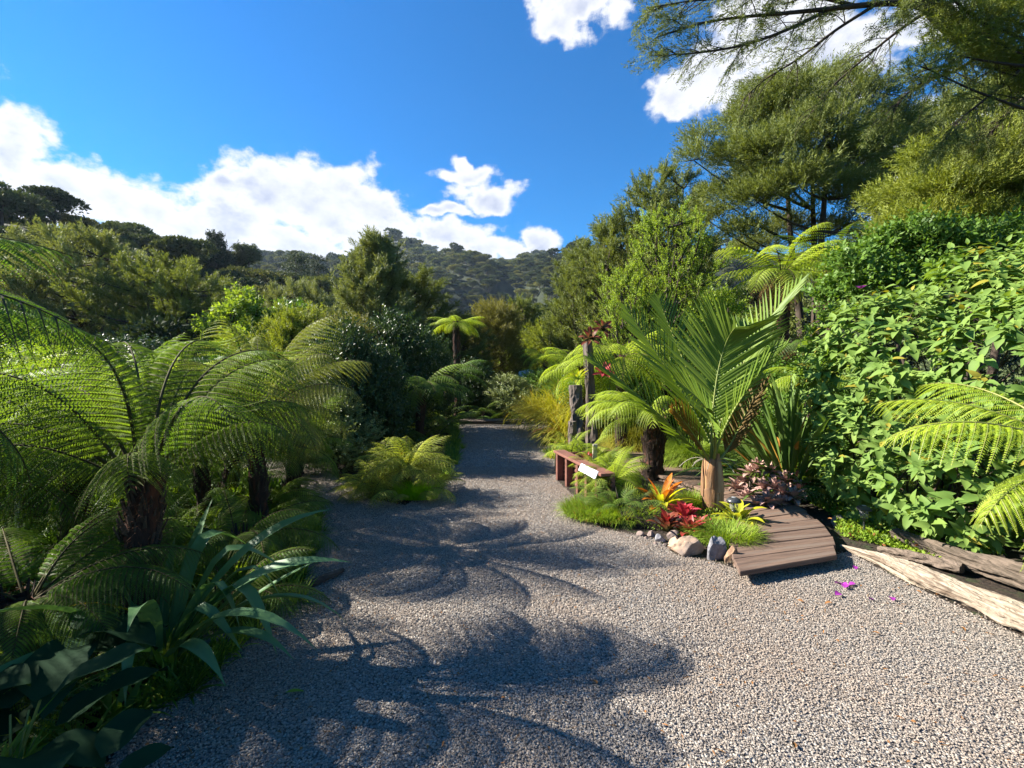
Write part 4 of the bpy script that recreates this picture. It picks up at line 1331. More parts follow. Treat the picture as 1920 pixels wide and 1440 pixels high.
# ------------------------------------------------------------------ rocks, logs, posts, petals
def rock(label, px, py, w, dims, mat, seed, rz=0.0, rx=0.0, sink=0.3, group=None, name='rock'):
    p = gnd(px, py)
    me = stone_mesh('rock', seed, dims, mat, 4, 9)
    o = obj(name, me, None, (p.x, p.y, dims[2] * (1 - sink) * .6), (rx, 0, rz))
    for pl in me.polygons:
        pl.use_smooth = False
    return tag(o, label, 'rock', group)


rock('broad flat-topped tan rock below the crimson bromeliad', 1278, 1036, 0, (.19, .13, .115), 'rock_tan', 1, 0.1)
rock('grey angular rock at the gravel edge, left of the small brown one', 1342, 1046, 0, (.10, .09, .14), 'rock_grey', 2, 0.8)
rock('small upright brown rock at the corner of the boardwalk', 1374, 1058, 0, (.07, .06, .11), 'rock_brown', 4, 0.2)
rock('small grey rock lying beside the tan one', 1238, 1014, 0, (.06, .05, .05), 'rock_grey', 5, 0.5)
rock('pinkish rock under the red-orange bromeliad', 1262, 1008, 0, (.09, .06, .06), 'rock_pink', 6, 0.3)
rock('pale rock left of the small grey rock', 1222, 1006, 0, (.07, .05, .04), 'rock_pink', 7, 0.9)
rock('small stone at the gravel edge below the groundcover, leftmost of the row', 1200, 1004, 0, (.05, .04, .03), 'rock_pink', 8)
rock('yellowish flat rock between the crimson bromeliad and the tan rock', 1268, 1020, 0, (.08, .06, .05), 'rock_tan', 9)
rock('rough pinkish rock at the right end of the boardwalk front', 1578, 988, 0, (.11, .09, .09), 'rock_pink', 10, 0.4)
rock('pale boulder far off between the trees at the end of the drive', 985, 790, 0, (.3, .3, .3), 'rock_pale', 11)
bpy.data.objects['rock.009'].location = at(984, 708, 21.0)
bpy.data.objects['rock.009'].scale = (1.6, 1.4, 1.6)
rock('grey rock half hidden in the shade beneath the strap leaves', 395, 1200, 0, (.16, .12, .07), 'rock_grey', 12)
for i, (px, py) in enumerate([(1255, 1030), (1246, 1022), (1228, 1020), (1212, 1010)]):
    rock('little broken stone by the tan rock, %s from the left' % ('fourth', 'third', 'second', 'first')[i], px, py, 0, (.025, .02, .016), 'rock_pink', 13 + i, i, group='little stones along the gravel edge', name='stone')


def log_mesh(pts, rads, mat, seed, sides=36, rings=60, squash=0.75):
    g = np.random.default_rng(seed)
    pts = np.array(pts, float)
    tt = np.linspace(0, 1, len(pts))
    t = np.linspace(0, 1, rings)
    P = np.stack([np.interp(t, tt, pts[:, k]) for k in range(3)], 1)
    k = np.ones(7) / 7
    for c in range(3):
        P[3:-3, c] = np.convolve(P[:, c], k, 'valid')
    r = np.interp(t, np.linspace(0, 1, len(rads)), rads)
    V, Fc = tube(P, r, sides)
    V = V.reshape(rings, sides, 3)
    C = P[:, None]
    a = np.linspace(0, 2 * np.pi, sides, endpoint=False)
    ph = g.uniform(0, 6.28, 8)
    ridge = 0
    for i, fq in enumerate((3, 5, 8, 13, 17)):
        ridge = ridge + np.abs(np.sin(fq * 0.5 * a[None] + ph[i] + 1.3 * np.sin(t[:, None] * (3 + i) + ph[i]))) * (0.30 / (i + 1.3))
    f = 0.62 + ridge * 1.35 + g.normal(0, 0.035, (rings, sides)) + 0.12 * np.sin(t[:, None] * 9 + ph[5]) + 0.10 * np.sin(t[:, None] * 31 + 3 * np.sin(a[None] * 2 + ph[6]))
    D = (V - C) * f[..., None]
    D[..., 2] *= squash
    V = C + D
    mb = MB().add(V.reshape(-1, 3), Fc, 0, False)
    mb.add(V[0], [tuple(range(sides))[::-1]], 0).add(V[-1], [tuple(range(sides))], 0)
    return mb.mesh('log', [mat])


def local_log(label, pts, rads, mat, seed, name='log', cat='log', **kw):
    c = np.array(pts[0], float)
    o = obj(name, log_mesh(np.array(pts) - c, rads, mat, seed, **kw), None, tuple(c))
    tag(o, label, cat)
    return o


local_log('long weathered pale driftwood log along the right gravel edge', [(2.98, 4.25, .04), (3.10, 3.85, .05), (3.10, 3.5, .06), (3.20, 3.1, .05), (3.22, 2.8, .07), (3.36, 2.3, .06), (3.5, 1.8, .07)], [.015, .06, .085, .07, .10, .085, .10, .07], 'drift', 2, sides=48, rings=110)
local_log('darker weathered log lying behind the pale driftwood under the hedge', [(3.55, 4.35, .12), (3.65, 3.8, .10), (3.8, 3.3, .12), (4.0, 2.7, .12), (4.2, 2.1, .12)], [.05, .09, .10, .11, .10], 'drift_dark', 4, rings=80)
local_log('short splintered piece of grey driftwood beside the right end of the boardwalk', [(3.28, 4.2, .03), (3.42, 3.95, .05), (3.55, 3.7, .06)], [.03, .055, .04], 'drift_dark', 7, sides=24, rings=50)
local_log('low log edging across the far end of the drive', [(-2.0, 14.9, .05), (-.8, 15.0, .06), (.4, 15.05, .06), (1.6, 15.0, .05)], [.08, .10, .10, .09], 'drift_dark', 9, rings=50)
local_log('thin branch lying on the shaded soil at the left gravel edge', [(-1.75, 3.1, .03), (-1.55, 3.4, .04), (-1.35, 3.75, .03)], [.02, .03, .02], 'bark', 10, sides=10, rings=20)

for i, (px, Y, top, w, lab, lean) in enumerate([(1083, 8.6, 722, .22, 'upright weathered stump post behind the timber wall', .02), (1073, 8.0, 790, .13, 'short dark stump post in front of the taller one', 0),
                                                (1112, 8.8, 640, .16, 'tall grey stump post carrying crimson bromeliads', .05)]):
    z = at(px, top, Y).z
    b = pos(px, Y)
    local_log(lab, [(b[0], b[1], 0), (b[0] - lean, b[1], z * .5), (b[0] - lean * 2, b[1], z)], [w * .6, w * .5, w * .42], 'post_wood', 30 + i, name='stump_post', cat='stump', sides=20, rings=24, squash=1.0)
for i, (px, py, Y, mt, lab) in enumerate([(1108, 636, 8.5, 'brom_maroon', 'dark red bromeliad hanging high on the tall stump post'), (1130, 700, 8.45, 'brom_pink', 'crimson bromeliad hanging low on the tall stump post'), (1128, 618, 8.6, 'brom_maroon', 'small brownish bromeliad on top of the tall stump post')]):
    p = at(px, py, Y)
    bromeliad(lab, p, mt, 14, 0.23, 0.07, (20, 75), 50 + i, parent_rot=(R_(50), R_(20 * i - 20), 0))
p = at(1083, 712, 8.55)
bromeliad('yellow-green bromeliad sitting on top of the weathered stump post', p, 'brom_lime', 16, 0.26, 0.06, (5, 70), 60)
mb = MB()
box(mb, (-.03, -.02, 0), (.03, .02, .62))
b_ = obj('stake', mb.mesh('stake', ['pale_wood']), None, (at(1113, 850, 6.5).x, 6.5, 0.0), (0, R_(2), 0))
tag(b_, 'pale wooden stake standing behind the dark red bromeliad', 'stake')


def marker(label, px, py, Y, mat, rot, size):
    p = at(px, py, Y)
    o = thing('marker_board', label, 'board', (p.x, p.y, 0))
    me = hexa([(x, y, z) for z in (-size[1], size[1]) for x, y in ((-size[0], -.012), (size[0], -.012), (size[0], .012), (-size[0], .012))])
    me.materials.append(MATS[mat])
    obj('board', me, o, (0, 0, p.z), rot)
    me = hexa([(x, y, z) for z in (0, size[1] * .3) for x, y in ((-size[0] * 1.02, -.02), (size[0] * 1.02, -.02), (size[0] * 1.02, .02), (-size[0] * 1.02, .02))])
    me.materials.append(MATS['white_board'])
    top = obj('top_edge', me, o, (0, 0, 0), (0, 0, 0))
    M = Matrix.Translation((0, 0, p.z)) @ Matrix.Rotation(rot[2], 4, 'Z') @ Matrix.Rotation(rot[1], 4, 'Y') @ Matrix.Rotation(rot[0], 4, 'X') @ Matrix.Translation((0, 0, size[1] + .002))
    top.matrix_local = M
    mb = MB()
    box(mb, (-.015, .014, 0), (.015, .04, p.z - size[1] * .4))
    obj('stake', mb.mesh('stake', ['pale_wood']), o)


marker('small blue board with white top edge among the ferns at far left', 27, 832, 4.3, 'blue_board', (0, R_(35), 0), (.045, .05))
marker('small pinkish board with white top edge below the blue one', 30, 895, 4.2, 'pink_board', (0, R_(42), 0), (.07, .04))

# petals dropped from the hedge
pe = blade_mesh('petal', 0.05, 0.04, 0.6, 4, 0.2, 'ovate', 'petal_purple')
for i, (px, py, s) in enumerate([(1603, 1066, .9), (1578, 1100, 1.2), (1584, 1108, 1.2), (1575, 1118, 1.1), (1590, 1103, 1.0), (1604, 1100, 1.0), (1671, 1125, 1.0), (1630, 1128, .7)]):
    p = gnd(px, py)
    o = obj('fallen_petal', pe, None, (p.x, p.y, 0.022), (R_(random.uniform(-20, 20)), R_(random.uniform(-15, 15)), random.uniform(0, 6)), s)
    tag(o, 'purple petal on the gravel, ' + ('closest to the tip of the driftwood', 'at the top left of the close cluster', 'in the middle of the close cluster', 'at the lower left of the close cluster', 'at the right of the close cluster',
                                            'alone just right of the close cluster', 'alone farthest right, nearest the log side', 'small and alone below the cluster')[i], 'petal', 'purple petals on the gravel')
dl_ = [blade_mesh('dry_leaf', 0.05, 0.022, 0.7, 4, 0.3, 'ovate', 'dead_leaf')]
for i, (px, py) in enumerate([(1718, 1112), (1650, 1195), (1755, 1120), (1490, 1412), (1495, 1130), (1560, 1135), (1800, 1180), (1590, 1003), (1560, 975), (1120, 1290)]):
    p = gnd(px, py)
    z = .115 if i in (7, 8) else .02
    if z > .1:
        p = gnd(px, py, .105)
    o = obj('fallen_leaf', dl_[0], None, (p.x, p.y, z), (R_(random.uniform(-20, 20)), 0, random.uniform(0, 6)), random.uniform(.7, 1.1))
    tag(o, 'small dry brown leaf ' + ('against the driftwood log right of the petals', 'on bare gravel below the petals', 'against the log edge, right of another leaf', 'at the bottom edge of the gravel', 'on the gravel in front of the boardwalk',
                                     'on the gravel left of the petals', 'at the foot of the driftwood far right', 'on the right end of the boardwalk front', 'on the boardwalk near its right edge', 'on the shaded middle of the drive')[i], 'leaf', 'dry leaves fallen on gravel and planks')


# ------------------------------------------------------------------ grasses and ground cover
def grass(name, label, cat, loc, stuff=False, **kw):
    o = obj(name, grass_mesh(name, **kw), None, loc)
    return tag(o, label, cat, kind='stuff' if stuff else None)


grass('grass_tuft', 'vivid green grass tuft at the gravel edge before the island fern', 'grass tuft', gp(780, 938), n=1300, L=.24, W=.006, spread=.24, tilt=(50, 92), bend=1.0, mat='grass_vivid', seed=1, elong=(1.15, .55))
grass('mondo_grass', 'carpet of fine green ground cover at the left corner of the planted point', 'ground cover', gp(1150, 968), n=5200, L=.20, W=.007, spread=.50, tilt=(30, 90), bend=1.5, mat='cover_green', seed=2, elong=(1.1, .75))
grass('mondo_grass', 'fine green ground cover between the red bromeliads and the fern trunk', 'ground cover', gp(1210, 945), n=1600, L=.22, W=.007, spread=.32, tilt=(30, 90), bend=1.4, mat='grass_green', seed=3)
grass('mondo_grass', 'tuft of dark strappy grass between the grey rock and the yellow-lime bromeliad', 'grass tuft', gp(1362, 1020), n=1900, L=.23, W=.0085, spread=.24, tilt=(25, 85), bend=1.6, mat='grass_green', seed=4)
grass('mondo_grass', 'tuft of grass hanging over the tan rock', 'grass tuft', gp(1322, 1012), n=800, L=.17, W=.006, spread=.14, tilt=(25, 85), bend=1.5, mat='cover_green', seed=5)
grass('mondo_grass', 'bright grass tuft right behind the orange bromeliad', 'grass tuft', gp(1302, 950), n=600, L=.2, W=.006, spread=.14, tilt=(40, 90), bend=1.0, mat='grass_green', seed=6)
grass('grass_mound', 'large soft mound of arching grass behind the palm trunk', 'grass mound', pos(1296, 7.9, 0), n=3800, L=.75, W=.008, spread=.28, tilt=(35, 95), bend=2.3, mat='grass_green', seed=7, nseg=7)
grass('grass_mound', 'yellow-green grass mound behind the stout black fern trunk', 'grass mound', pos(1190, 9.6, 0), n=3200, L=.8, W=.010, spread=.32, tilt=(35, 95), bend=2.3, mat='grass_yellow', seed=8, nseg=7)
grass('grass_mound', 'dark green grass mound between the palm and the flax', 'grass mound', pos(1375, 7.4, 0), n=2600, L=.6, W=.010, spread=.26, tilt=(35, 95), bend=2.0, mat='flax_green', seed=9, nseg=6)
for i, (px, Y, z, L, mt, lab) in enumerate([
        (1042, 12.2, .35, 1.5, 'grass_yellow', 'huge drooping yellow-green grass plant at the right far side of the drive'),
        (1008, 13.5, .25, 1.2, 'grass_yellow', 'drooping yellow-green grass plant at the far right corner of the drive'),
        (1062, 10.6, .1, 1.1, 'grass_yellow', 'yellow grass plant at the foot of the short dark stump'),
        (1070, 13.2, .9, 1.4, 'grass_green', 'spiky green grass plant above the drooping yellow ones'),
        (1100, 10.8, .5, 1.1, 'grass_yellow', 'drooping yellow grass behind the weathered stump post')]):
    grass('strappy_plant', lab, 'grass plant', pos(px, Y, z), n=750, L=L, W=.022, spread=.22, tilt=(20, 92), bend=1.9 if i != 3 else .9, mat=mt, seed=20 + i, nseg=7)
    if z > .3:
        v, f = tube([(0, 0, -z), (0, 0, 0.1)], [.13, .1], 8)
        st_ = obj('stem', MB().add(v, f, 0, True).mesh('stem', ['bark']), bpy.data.objects[[q for q in bpy.data.objects.keys() if q.startswith('strappy_plant')][-1]])
# small ferns covering the raised bed
for i, (px, Y, z, n, k, s, lab) in enumerate([
        (1150, 5.75, .28, 18, 'farlime', .33, 'bright fern behind the sign on the timber wall'), (1150, 6.3, .28, 14, 'farlime', .34, 'bright fern before the stout black fern trunk'),
        (1120, 6.35, .33, 14, 'farlime', .26, 'small fern right of the dark red bromeliad'), (1160, 5.2, .12, 16, 'low', .5, 'greyish fern below the sign on the timber wall'),
        (1180, 5.35, .06, 14, 'low', .5, 'darker fern left of the orange bromeliad'), (1070, 7.6, .33, 16, 'farlime', .35, 'yellow-green fern at the far end of the timber wall'),
        (1100, 7.3, .33, 14, 'farlime', .3, 'lime fern behind the dark red bromeliad'), (1115, 5.5, .2, 10, 'lowmid', .45, 'fern drooping over the near end of the timber wall'),
        (1135, 6.0, .2, 12, 'farlime', .3, 'bright fern leaning against the stout black fern trunk'), (1140, 6.9, .3, 14, 'lowmid', .5, 'fern behind the pale stake'),
        (1345, 6.9, .0, 12, 'lowmid', .5, 'small fern behind the palm'), (1545, 6.0, .0, 16, 'low', .8, 'dark fern at the foot of the flax beside the hedge')]):
    fern(lab, pos(px, Y, z), 0, 0.03, k, n, (8, 75), (s * .8, s * 1.15), seed=200 + i, name='small_fern', cat='fern')


def leafy_mat(name, label, poly, n, size, mat, hz, seed, cat='ground cover'):
    """a low mat of tiny leaves that nobody could count"""
    g = np.random.default_rng(seed)
    P = np.array([gnd(*p)[:2] for p in poly])
    lo, hi = P.min(0), P.max(0)
    x = g.uniform(lo[0], hi[0], n * 3)
    y = g.uniform(lo[1], hi[1], n * 3)
    k = in_poly(x, y, P)
    x, y = x[k][:n], y[k][:n]
    z = np.abs(g.normal(0, hz * .6, len(x))) + .01
    D = norm(g.normal(0, 1, (len(x), 3)) + np.array([0, 0, .8]))
    X_, Y_, Z_ = axes(D, roll=g.uniform(0, 6.28, len(x)))
    TV = np.array([[0, 0, 0], [.5, .28, .06], [1, 0, 0], [.5, -.28, .06]])
    v, f = many(TV, np.array([[0, 1, 2, 3]]), np.stack([x, y, z], 1), X_, Y_, Z_, g.uniform(size * .6, size * 1.3, len(x)))
    o = obj(name, MB().add(v, f, 0).mesh(name, [mat]))
    return tag(o, label, cat, kind='stuff')


leafy_mat('ground_cover', 'bright green creeping ground cover beside the driftwood log', [(1560, 962), (1600, 950), (1680, 985), (1790, 1060), (1760, 1062), (1650, 1025), (1590, 1012), (1568, 1000)], 6500, .035, 'cover_green', .07, 1)
leafy_mat('ground_cover', 'small-leaved creeping cover along the right side of the boardwalk', [(1480, 925), (1530, 935), (1590, 950), (1572, 975), (1520, 945)], 2600, .03, 'cover_green', .06, 2)
leafy_mat('ground_cover', 'small leaves under the bromeliads at the planted point', [(1180, 930), (1330, 930), (1390, 960), (1375, 1010), (1330, 1015), (1240, 1000), (1170, 985)], 5000, .025, 'grass_green', .05, 3)


# ------------------------------------------------------------------ shrubs with leaves
def ovate_T(n=5, W=.5, fold=.16, bend=.35):
    t = np.linspace(0, 1, n)
    w = W * np.sin(np.pi * t ** .72) ** .85
    w[0] = .02
    w[-1] = .005
    x = t
    z = -bend * t ** 2
    V = np.stack([np.stack([x, w * .5, z + w * fold], 1), np.stack([x, 0 * t, z], 1), np.stack([x, -w * .5, z + w * fold], 1)], 1).reshape(-1, 3)
    i = np.arange(n - 1)[:, None] * 3
    Fc = np.concatenate([np.hstack([i, i + 1, i + 4, i + 3]), np.hstack([i + 1, i + 2, i + 5, i + 4])])
    return V, Fc


def hedge():
    o = thing('hedge', 'tall hedge of large bright ribbed leaves filling the right side', 'hedge', (4.2, 5.0, 0))
    base = np.array([4.2, 5.0, 0])
    g = np.random.default_rng(3)
    cl = [((4.4, 5.25, 1.15), (.95, .8, 1.25)), ((5.3, 5.2, 1.5), (1.1, 1.0, 1.45)), ((4.5, 4.6, .75), (.70, .6, .75)), ((4.9, 4.4, 1.3), (.8, .7, 1.1)), ((6.3, 5.2, 1.7), (1.0, 1.0, 1.6)),
          ((3.98, 5.0, .75), (.55, .6, .72)), ((3.95, 4.3, .42), (.42, .42, .42)), ((4.4, 5.6, 1.75), (.8, .8, .75)), ((5.1, 4.1, .6), (.8, .6, .7)), ((5.6, 4.4, 1.9), (.9, .7, 1.0))]
    leafV, leafF = ovate_T()
    # twigs: pairs of opposite leaves along shoots that leave the surface
    sh = []
    for (c, r) in cl:
        c, r = np.array(c), np.array(r)
        area = r[0] * r[1] + r[0] * r[2] + r[1] * r[2]
        n = int(215 * area)
        d = norm(g.normal(0, 1, (n, 3)))
        rad = g.uniform(0.72, 1.0, n)[:, None]
        p = c + d * r * rad
        nn = norm(d / r)
        keep = (p[:, 2] > .12) & (nn[:, 1] < .55)
        for (c2, r2) in cl:
            if c2 != tuple(c):
                keep &= (((p - np.array(c2)) / np.array(r2)) ** 2).sum(1) > .62
        sh.append(np.hstack([p[keep], nn[keep]]))
    sh = np.concatenate(sh)
    n = len(sh)
    P0, N0 = sh[:, :3], sh[:, 3:]
    D = norm(N0 + np.array([0, 0, .35]) + g.normal(0, .35, (n, 3)))
    L = g.uniform(.10, .22, n)
    lp, ld, ls, lu = [], [], [], []
    A, B, C = axes(D)
    tw = MB()
    TVt = np.array([[0, -.5, 0], [0, .5, 0], [1, 0, 0], [0, 0, .7]])
    v, f = many(TVt * np.array([1, .035, .035]), np.array([[0, 1, 2], [1, 3, 2], [3, 0, 2]]), P0 - D * .05, A, B, C, L * 1.25)
    tw.add(v, f, 0)
    for k in range(4):
        u = .2 + .27 * k
        rot = g.uniform(0, 6.28, n) if k == 0 else rot + math.pi / 2
        for sg in (0, math.pi):
            q = B * np.cos(rot + sg)[:, None] + C * np.sin(rot + sg)[:, None]
            s = g.uniform(.09, .185, n) * (1.0, 1.0, .85, .5)[k]
            d = norm(q * (1.0, 1, .8, .5)[k] + D * (.35, .45, .7, 1.1)[k] + np.array([0, 0, -.18]) + g.normal(0, .15, (n, 3)))
            lp.append(P0 + D * (L * u)[:, None])
            ld.append(d)
            ls.append(s)
            lu.append(norm(D * .8 + np.array([-.1, -.25, .8]) + g.normal(0, .2, (n, 3))))
    lp, ld, ls, lu = map(np.concatenate, (lp, ld, ls, lu))
    X_ = norm(ld)
    Y_ = norm(np.cross(lu, X_))
    Z_ = np.cross(X_, Y_)
    # the 300 that show largest: near, large, facing the camera
    cd = lp - np.array([0, 0, CH])
    dist = np.linalg.norm(cd, axis=1)
    xx = CX + F * cd[:, 0] / cd[:, 1]
    outer = ((lp - base) @ np.array([-.4, -1, .2]))
    score = ls ** 2 / dist ** 2 * np.abs((Z_ * (cd / dist[:, None])).sum(1)) * (xx < 1925) * (1 + 1.2 * (outer - outer.min()) / np.ptp(outer))
    order = np.argsort(-score)
    big, rest = order[:300], order[300:]
    me = MB().add(leafV, leafF, 0, True).mesh('leaf', ['hedge'])
    for i in big:
        M = Matrix([[X_[i, k], Y_[i, k], Z_[i, k], 0] for k in range(3)] + [[0, 0, 0, 1]])
        q = obj('leaf', me, o)
        q.matrix_local = Matrix.Translation(Vector(lp[i] - base)) @ M @ Matrix.Scale(float(ls[i]), 4)
    lowV, lowF = ovate_T(3)
    md = rest[:3500]
    lo_ = rest[3500:]
    hf = MB()
    v, f = many(leafV, leafF, lp[md] - base, X_[md], Y_[md], Z_[md], ls[md])
    hf.add(v, f, 0, True)
    v, f = many(lowV, lowF, lp[lo_] - base, X_[lo_], Y_[lo_], Z_[lo_], ls[lo_])
    hf.add(v, f, 0, True)
    obj('foliage', hf.mesh('foliage', ['hedge']), o, kind='stuff')
    tv = MB()
    tv.add(np.concatenate(tw.V) - base, np.concatenate(tw.Fc), 0)
    for i in range(34):
        b = np.array([g.uniform(3.6, 6.0), g.uniform(4.6, 5.6), 0])
        c, r = cl[g.integers(0, len(cl))]
        e = np.array(c) + norm(g.normal(0, 1, 3)) * np.array(r) * .8
        e[2] = max(e[2], .3)
        u = np.linspace(0, 1, 8)[:, None]
        Pm = b * (1 - u) + e * u + np.array([0, 0, .4]) * u * (1 - u)
        vv, ff = tube(Pm - base, np.linspace(.014, .005, 8), 5)
        tv.add(vv, ff, 0, True)
    obj('twigs', tv.mesh('twigs', ['twig']), o, kind='stuff')
    print('hedge leaves', len(lp))
    # one purple flower
    fp = at(1615, 541, 5.0)
    fl = rosette('flower', 'purple flower at the top left of the hedge', 'flower', fp, [blade_mesh('petal', .06, .05, .5, 4, .2, 'ovate', 'petal_purple')], 5, (20, 40), (1, 1.1), 'petal', 3)
    fp = at(1590, 565, 4.9)
    rosette('flower', 'small reddish flower bud below the purple flower on the hedge', 'flower', fp, [blade_mesh('petal', .04, .02, .3, 3, .2, 'ovate', 'brom_red')], 4, (40, 60), (.7, .9), 'petal', 4)


hedge()


# ------------------------------------------------------------------ trees
def sprig_feather(n=16, seed=0, w=.05, ll=.26):
    """twig with narrow leaves and side twiglets, length 1 along x"""
    g = np.random.default_rng(seed)
    V, Fc = [], []
    k = 0
    stems = [((0, 0, 0), (1, 0, 0), 1.0)] + [((u, 0, 0), (math.cos(a), .75 * math.sin(a) * sg, g.uniform(-.2, .3)), .45 - .25 * u) for u, a, sg in ((.15, .7, 1), (.3, .65, -1), (.48, .6, 1), (.62, .6, -1))]
    per = [n // 2] + [max(2, n // 8)] * 4
    for (p0, d, L), m in zip(stems, per):
        p0, d = np.array(p0, float), np.array(d, float)
        d /= np.linalg.norm(d)
        for j in range(m):
            u = (j + .6) / m
            p = p0 + d * L * u
            a = g.uniform(0, 6.28)
            rad = norm(np.cross(d, np.array([math.cos(a), math.sin(a), .3])))
            q = norm(d * .9 + rad * .6)
            W = norm(np.cross(q, g.normal(0, 1, 3)))
            l = ll * g.uniform(.7, 1.15) * (1.0 if L == 1 else .85)
            V += [p - W * w * .5, p + W * w * .5, p + q * l]
            Fc.append((k, k + 1, k + 2))
            k += 3
    return np.array(V), np.array(Fc)


def sprig_leafy(n=9, seed=0, ll=.38, w=.17):
    g = np.random.default_rng(seed)
    V, Fc = [], []
    k = 0
    for j in range(n):
        u = (j + .3) / n
        a = j * 2.4
        q = norm(np.array([.75, math.cos(a), math.sin(a)]) + g.normal(0, .2, 3))
        p = np.array([u * .8, 0, 0])
        W = norm(np.cross(q, np.array([1, 0, 0.2]) + g.normal(0, .4, 3)))
        l = ll * g.uniform(.7, 1.1)
        V += [p, p + q * l * .5 + W * w * .5, p + q * l, p + q * l * .5 - W * w * .5]
        Fc.append((k, k + 1, k + 2, k + 3))
        k += 4
    return np.array(V), np.array(Fc)


SPR = {'feather': [sprig_feather(16, i, .068, .28) for i in range(3)], 'fine': [sprig_feather(16, i, .052, .25) for i in range(3)],
       'leafy': [sprig_leafy(8, i, .40, .19) for i in range(3)], 'small': [sprig_leafy(10, i, .26, .125) for i in range(3)]}
SPR['plume'] = [sprig_feather(16, 30 + i, .085, .30) for i in range(3)]
PROFILE = {
    'dome': lambda t: np.sqrt(np.clip(1 - (2 * t - 0.75) ** 2 / 1.6, 0.05, 1)),
    'cone': lambda t: np.clip(1.02 - t, 0.05, 1) ** .75 * np.clip(.55 + 3 * t, 0, 1),
    'column': lambda t: np.clip(np.sin(np.pi * (0.12 + .84 * t)), 0.05, 1) ** .5,
    'flat': lambda t: np.clip(.35 + .9 * t, 0, 1) * np.clip((1.12 - t) * 3, .3, 1),
}


def tree_meshes(H, h0, Rr, profile, ncl, clr, nsp, kind, slen, leafm, barkm='bark', up=.6, outw=.6, trunk_r=.12, stems=1, seed=0, flat=.55, lean=(0, 0), clumps=None, shell=.5):
    g = np.random.default_rng(seed)
    tr, cr = MB(), MB()
    if clumps is None:
        clumps = []
        for i in range(ncl):
            t = (i + g.random()) / ncl
            z = h0 + (H - h0 - clr * flat) * t
            rad = Rr * float(PROFILE[profile](t))
            q = math.sqrt(g.uniform(.12, 1)) * max(0, rad - clr * .55)
            a = i * 2.4 + g.uniform(-.4, .4)
            c = clr * g.uniform(.75, 1.2) * (0.6 + .4 * min(1, rad / Rr * 1.3))
            clumps.append((np.array([q * math.cos(a) + lean[0] * t, q * math.sin(a) + lean[1] * t, z]), np.array([c, c, c * flat])))
    else:
        clumps = [(np.array(c, float), np.array(r, float)) for c, r in clumps]
    # stems
    tops = []
    for s in range(stems):
        a = 6.28 * s / stems + g.uniform(0, 1)
        e = np.array([math.cos(a) * Rr * .35 * (stems > 1) + lean[0] * .6, math.sin(a) * Rr * .35 * (stems > 1) + lean[1] * .6, H * .82])
        u = np.linspace(0, 1, 10)[:, None]
        b = np.array([math.cos(a), math.sin(a), 0]) * trunk_r * (stems > 1)
        P = b * (1 - u) + e * u + np.hstack([.12 * Rr * np.sin(u * 5 + s), .12 * Rr * np.cos(u * 4 + s), 0 * u]) * u * (1 - u) * 2
        v, f = tube(P, np.linspace(trunk_r, trunk_r * .25, 10), 8)
        tr.add(v, f, 0, True)
        tops.append(P)
    for (c, r) in clumps:
        best, bi = None, 0
        P = tops[g.integers(0, len(tops))]
        j = int(np.argmin(np.abs(P[:, 2] - (c[2] - .35 * np.linalg.norm(c[:2] - P[5, :2])))))
        j = min(max(j, 2), 9)
        u = np.linspace(0, 1, 6)[:, None]
        Q = P[j] * (1 - u) + c * u + np.array([0, 0, -.12 * np.linalg.norm(c - P[j])]) * u * (1 - u) * 2
        v, f = tube(Q, np.linspace(trunk_r * .32, trunk_r * .08, 6), 5)
        tr.add(v, f, 0, True)
        for _ in range(5):
            e = c + norm(g.normal(0, 1, 3)) * r * .8
            Q2 = np.stack([c * (1 - w_) + e * w_ for w_ in (0, .5, 1)])
            v, f = tube(Q2, [trunk_r * .09, trunk_r * .06, trunk_r * .02], 4)
            tr.add(v, f, 0, True)
    vol = np.array([r[0] * r[1] for _, r in clumps])
    cnt = (nsp * vol / vol.sum()).astype(int)
    axis = np.array([0, 0, 0.0])
    for (c, r), m in zip(clumps, cnt):
        d = norm(g.normal(0, 1, (m, 3)))
        d[:, 2] = np.where(g.random(m) < .65, np.abs(d[:, 2]), d[:, 2])
        rad = g.random(m) ** shell
        # uneven outline
        rad *= 1 + .22 * np.sin(d[:, 0] * 5 + c[0] * 3) * np.sin(d[:, 1] * 6 + c[1] * 2)
        p = c + d * r * rad[:, None]
        ax = p.copy()
        ax[:, 2] = 0
        D = norm(d * .6 + norm(ax) * outw + np.array([0, 0, up]) + g.normal(0, .3, (m, 3)))
        X_, Y_, Z_ = axes(D, roll=g.uniform(0, 6.28, m))
        ls = slen * g.uniform(.65, 1.25, m)
        for k in range(3):
            sel = np.arange(m) % 3 == k
            TV, TF = SPR[kind][k]
            v, f = many(TV, TF, p[sel], X_[sel], Y_[sel], Z_[sel], ls[sel])
            cr.add(v, f, 0)
    return tr.mesh('trunk', [barkm]), cr.mesh('crown', [leafm])


def tree(label, loc, meshes, rz=0.0, s=1.0, name='tree', cat='tree', group=None):
    o = thing(name, label, cat, loc, rz, group)
    o.scale = (s,) * 3 if isinstance(s, (int, float)) else s
    obj('trunk', meshes[0], o)
    c = obj('crown', meshes[1], o)
    return o


def tpos(px, Y, dz=0.0):
    x = (px - CX) / F * Y
    return (x, Y, float(terr(x, Y)) + dz - .05)


def htop(px, py, Y):
    """tree height so that its top shows at row py"""
    x = (px - CX) / F * Y
    return CH + (HZ - py) / F * Y - float(terr(x, Y))


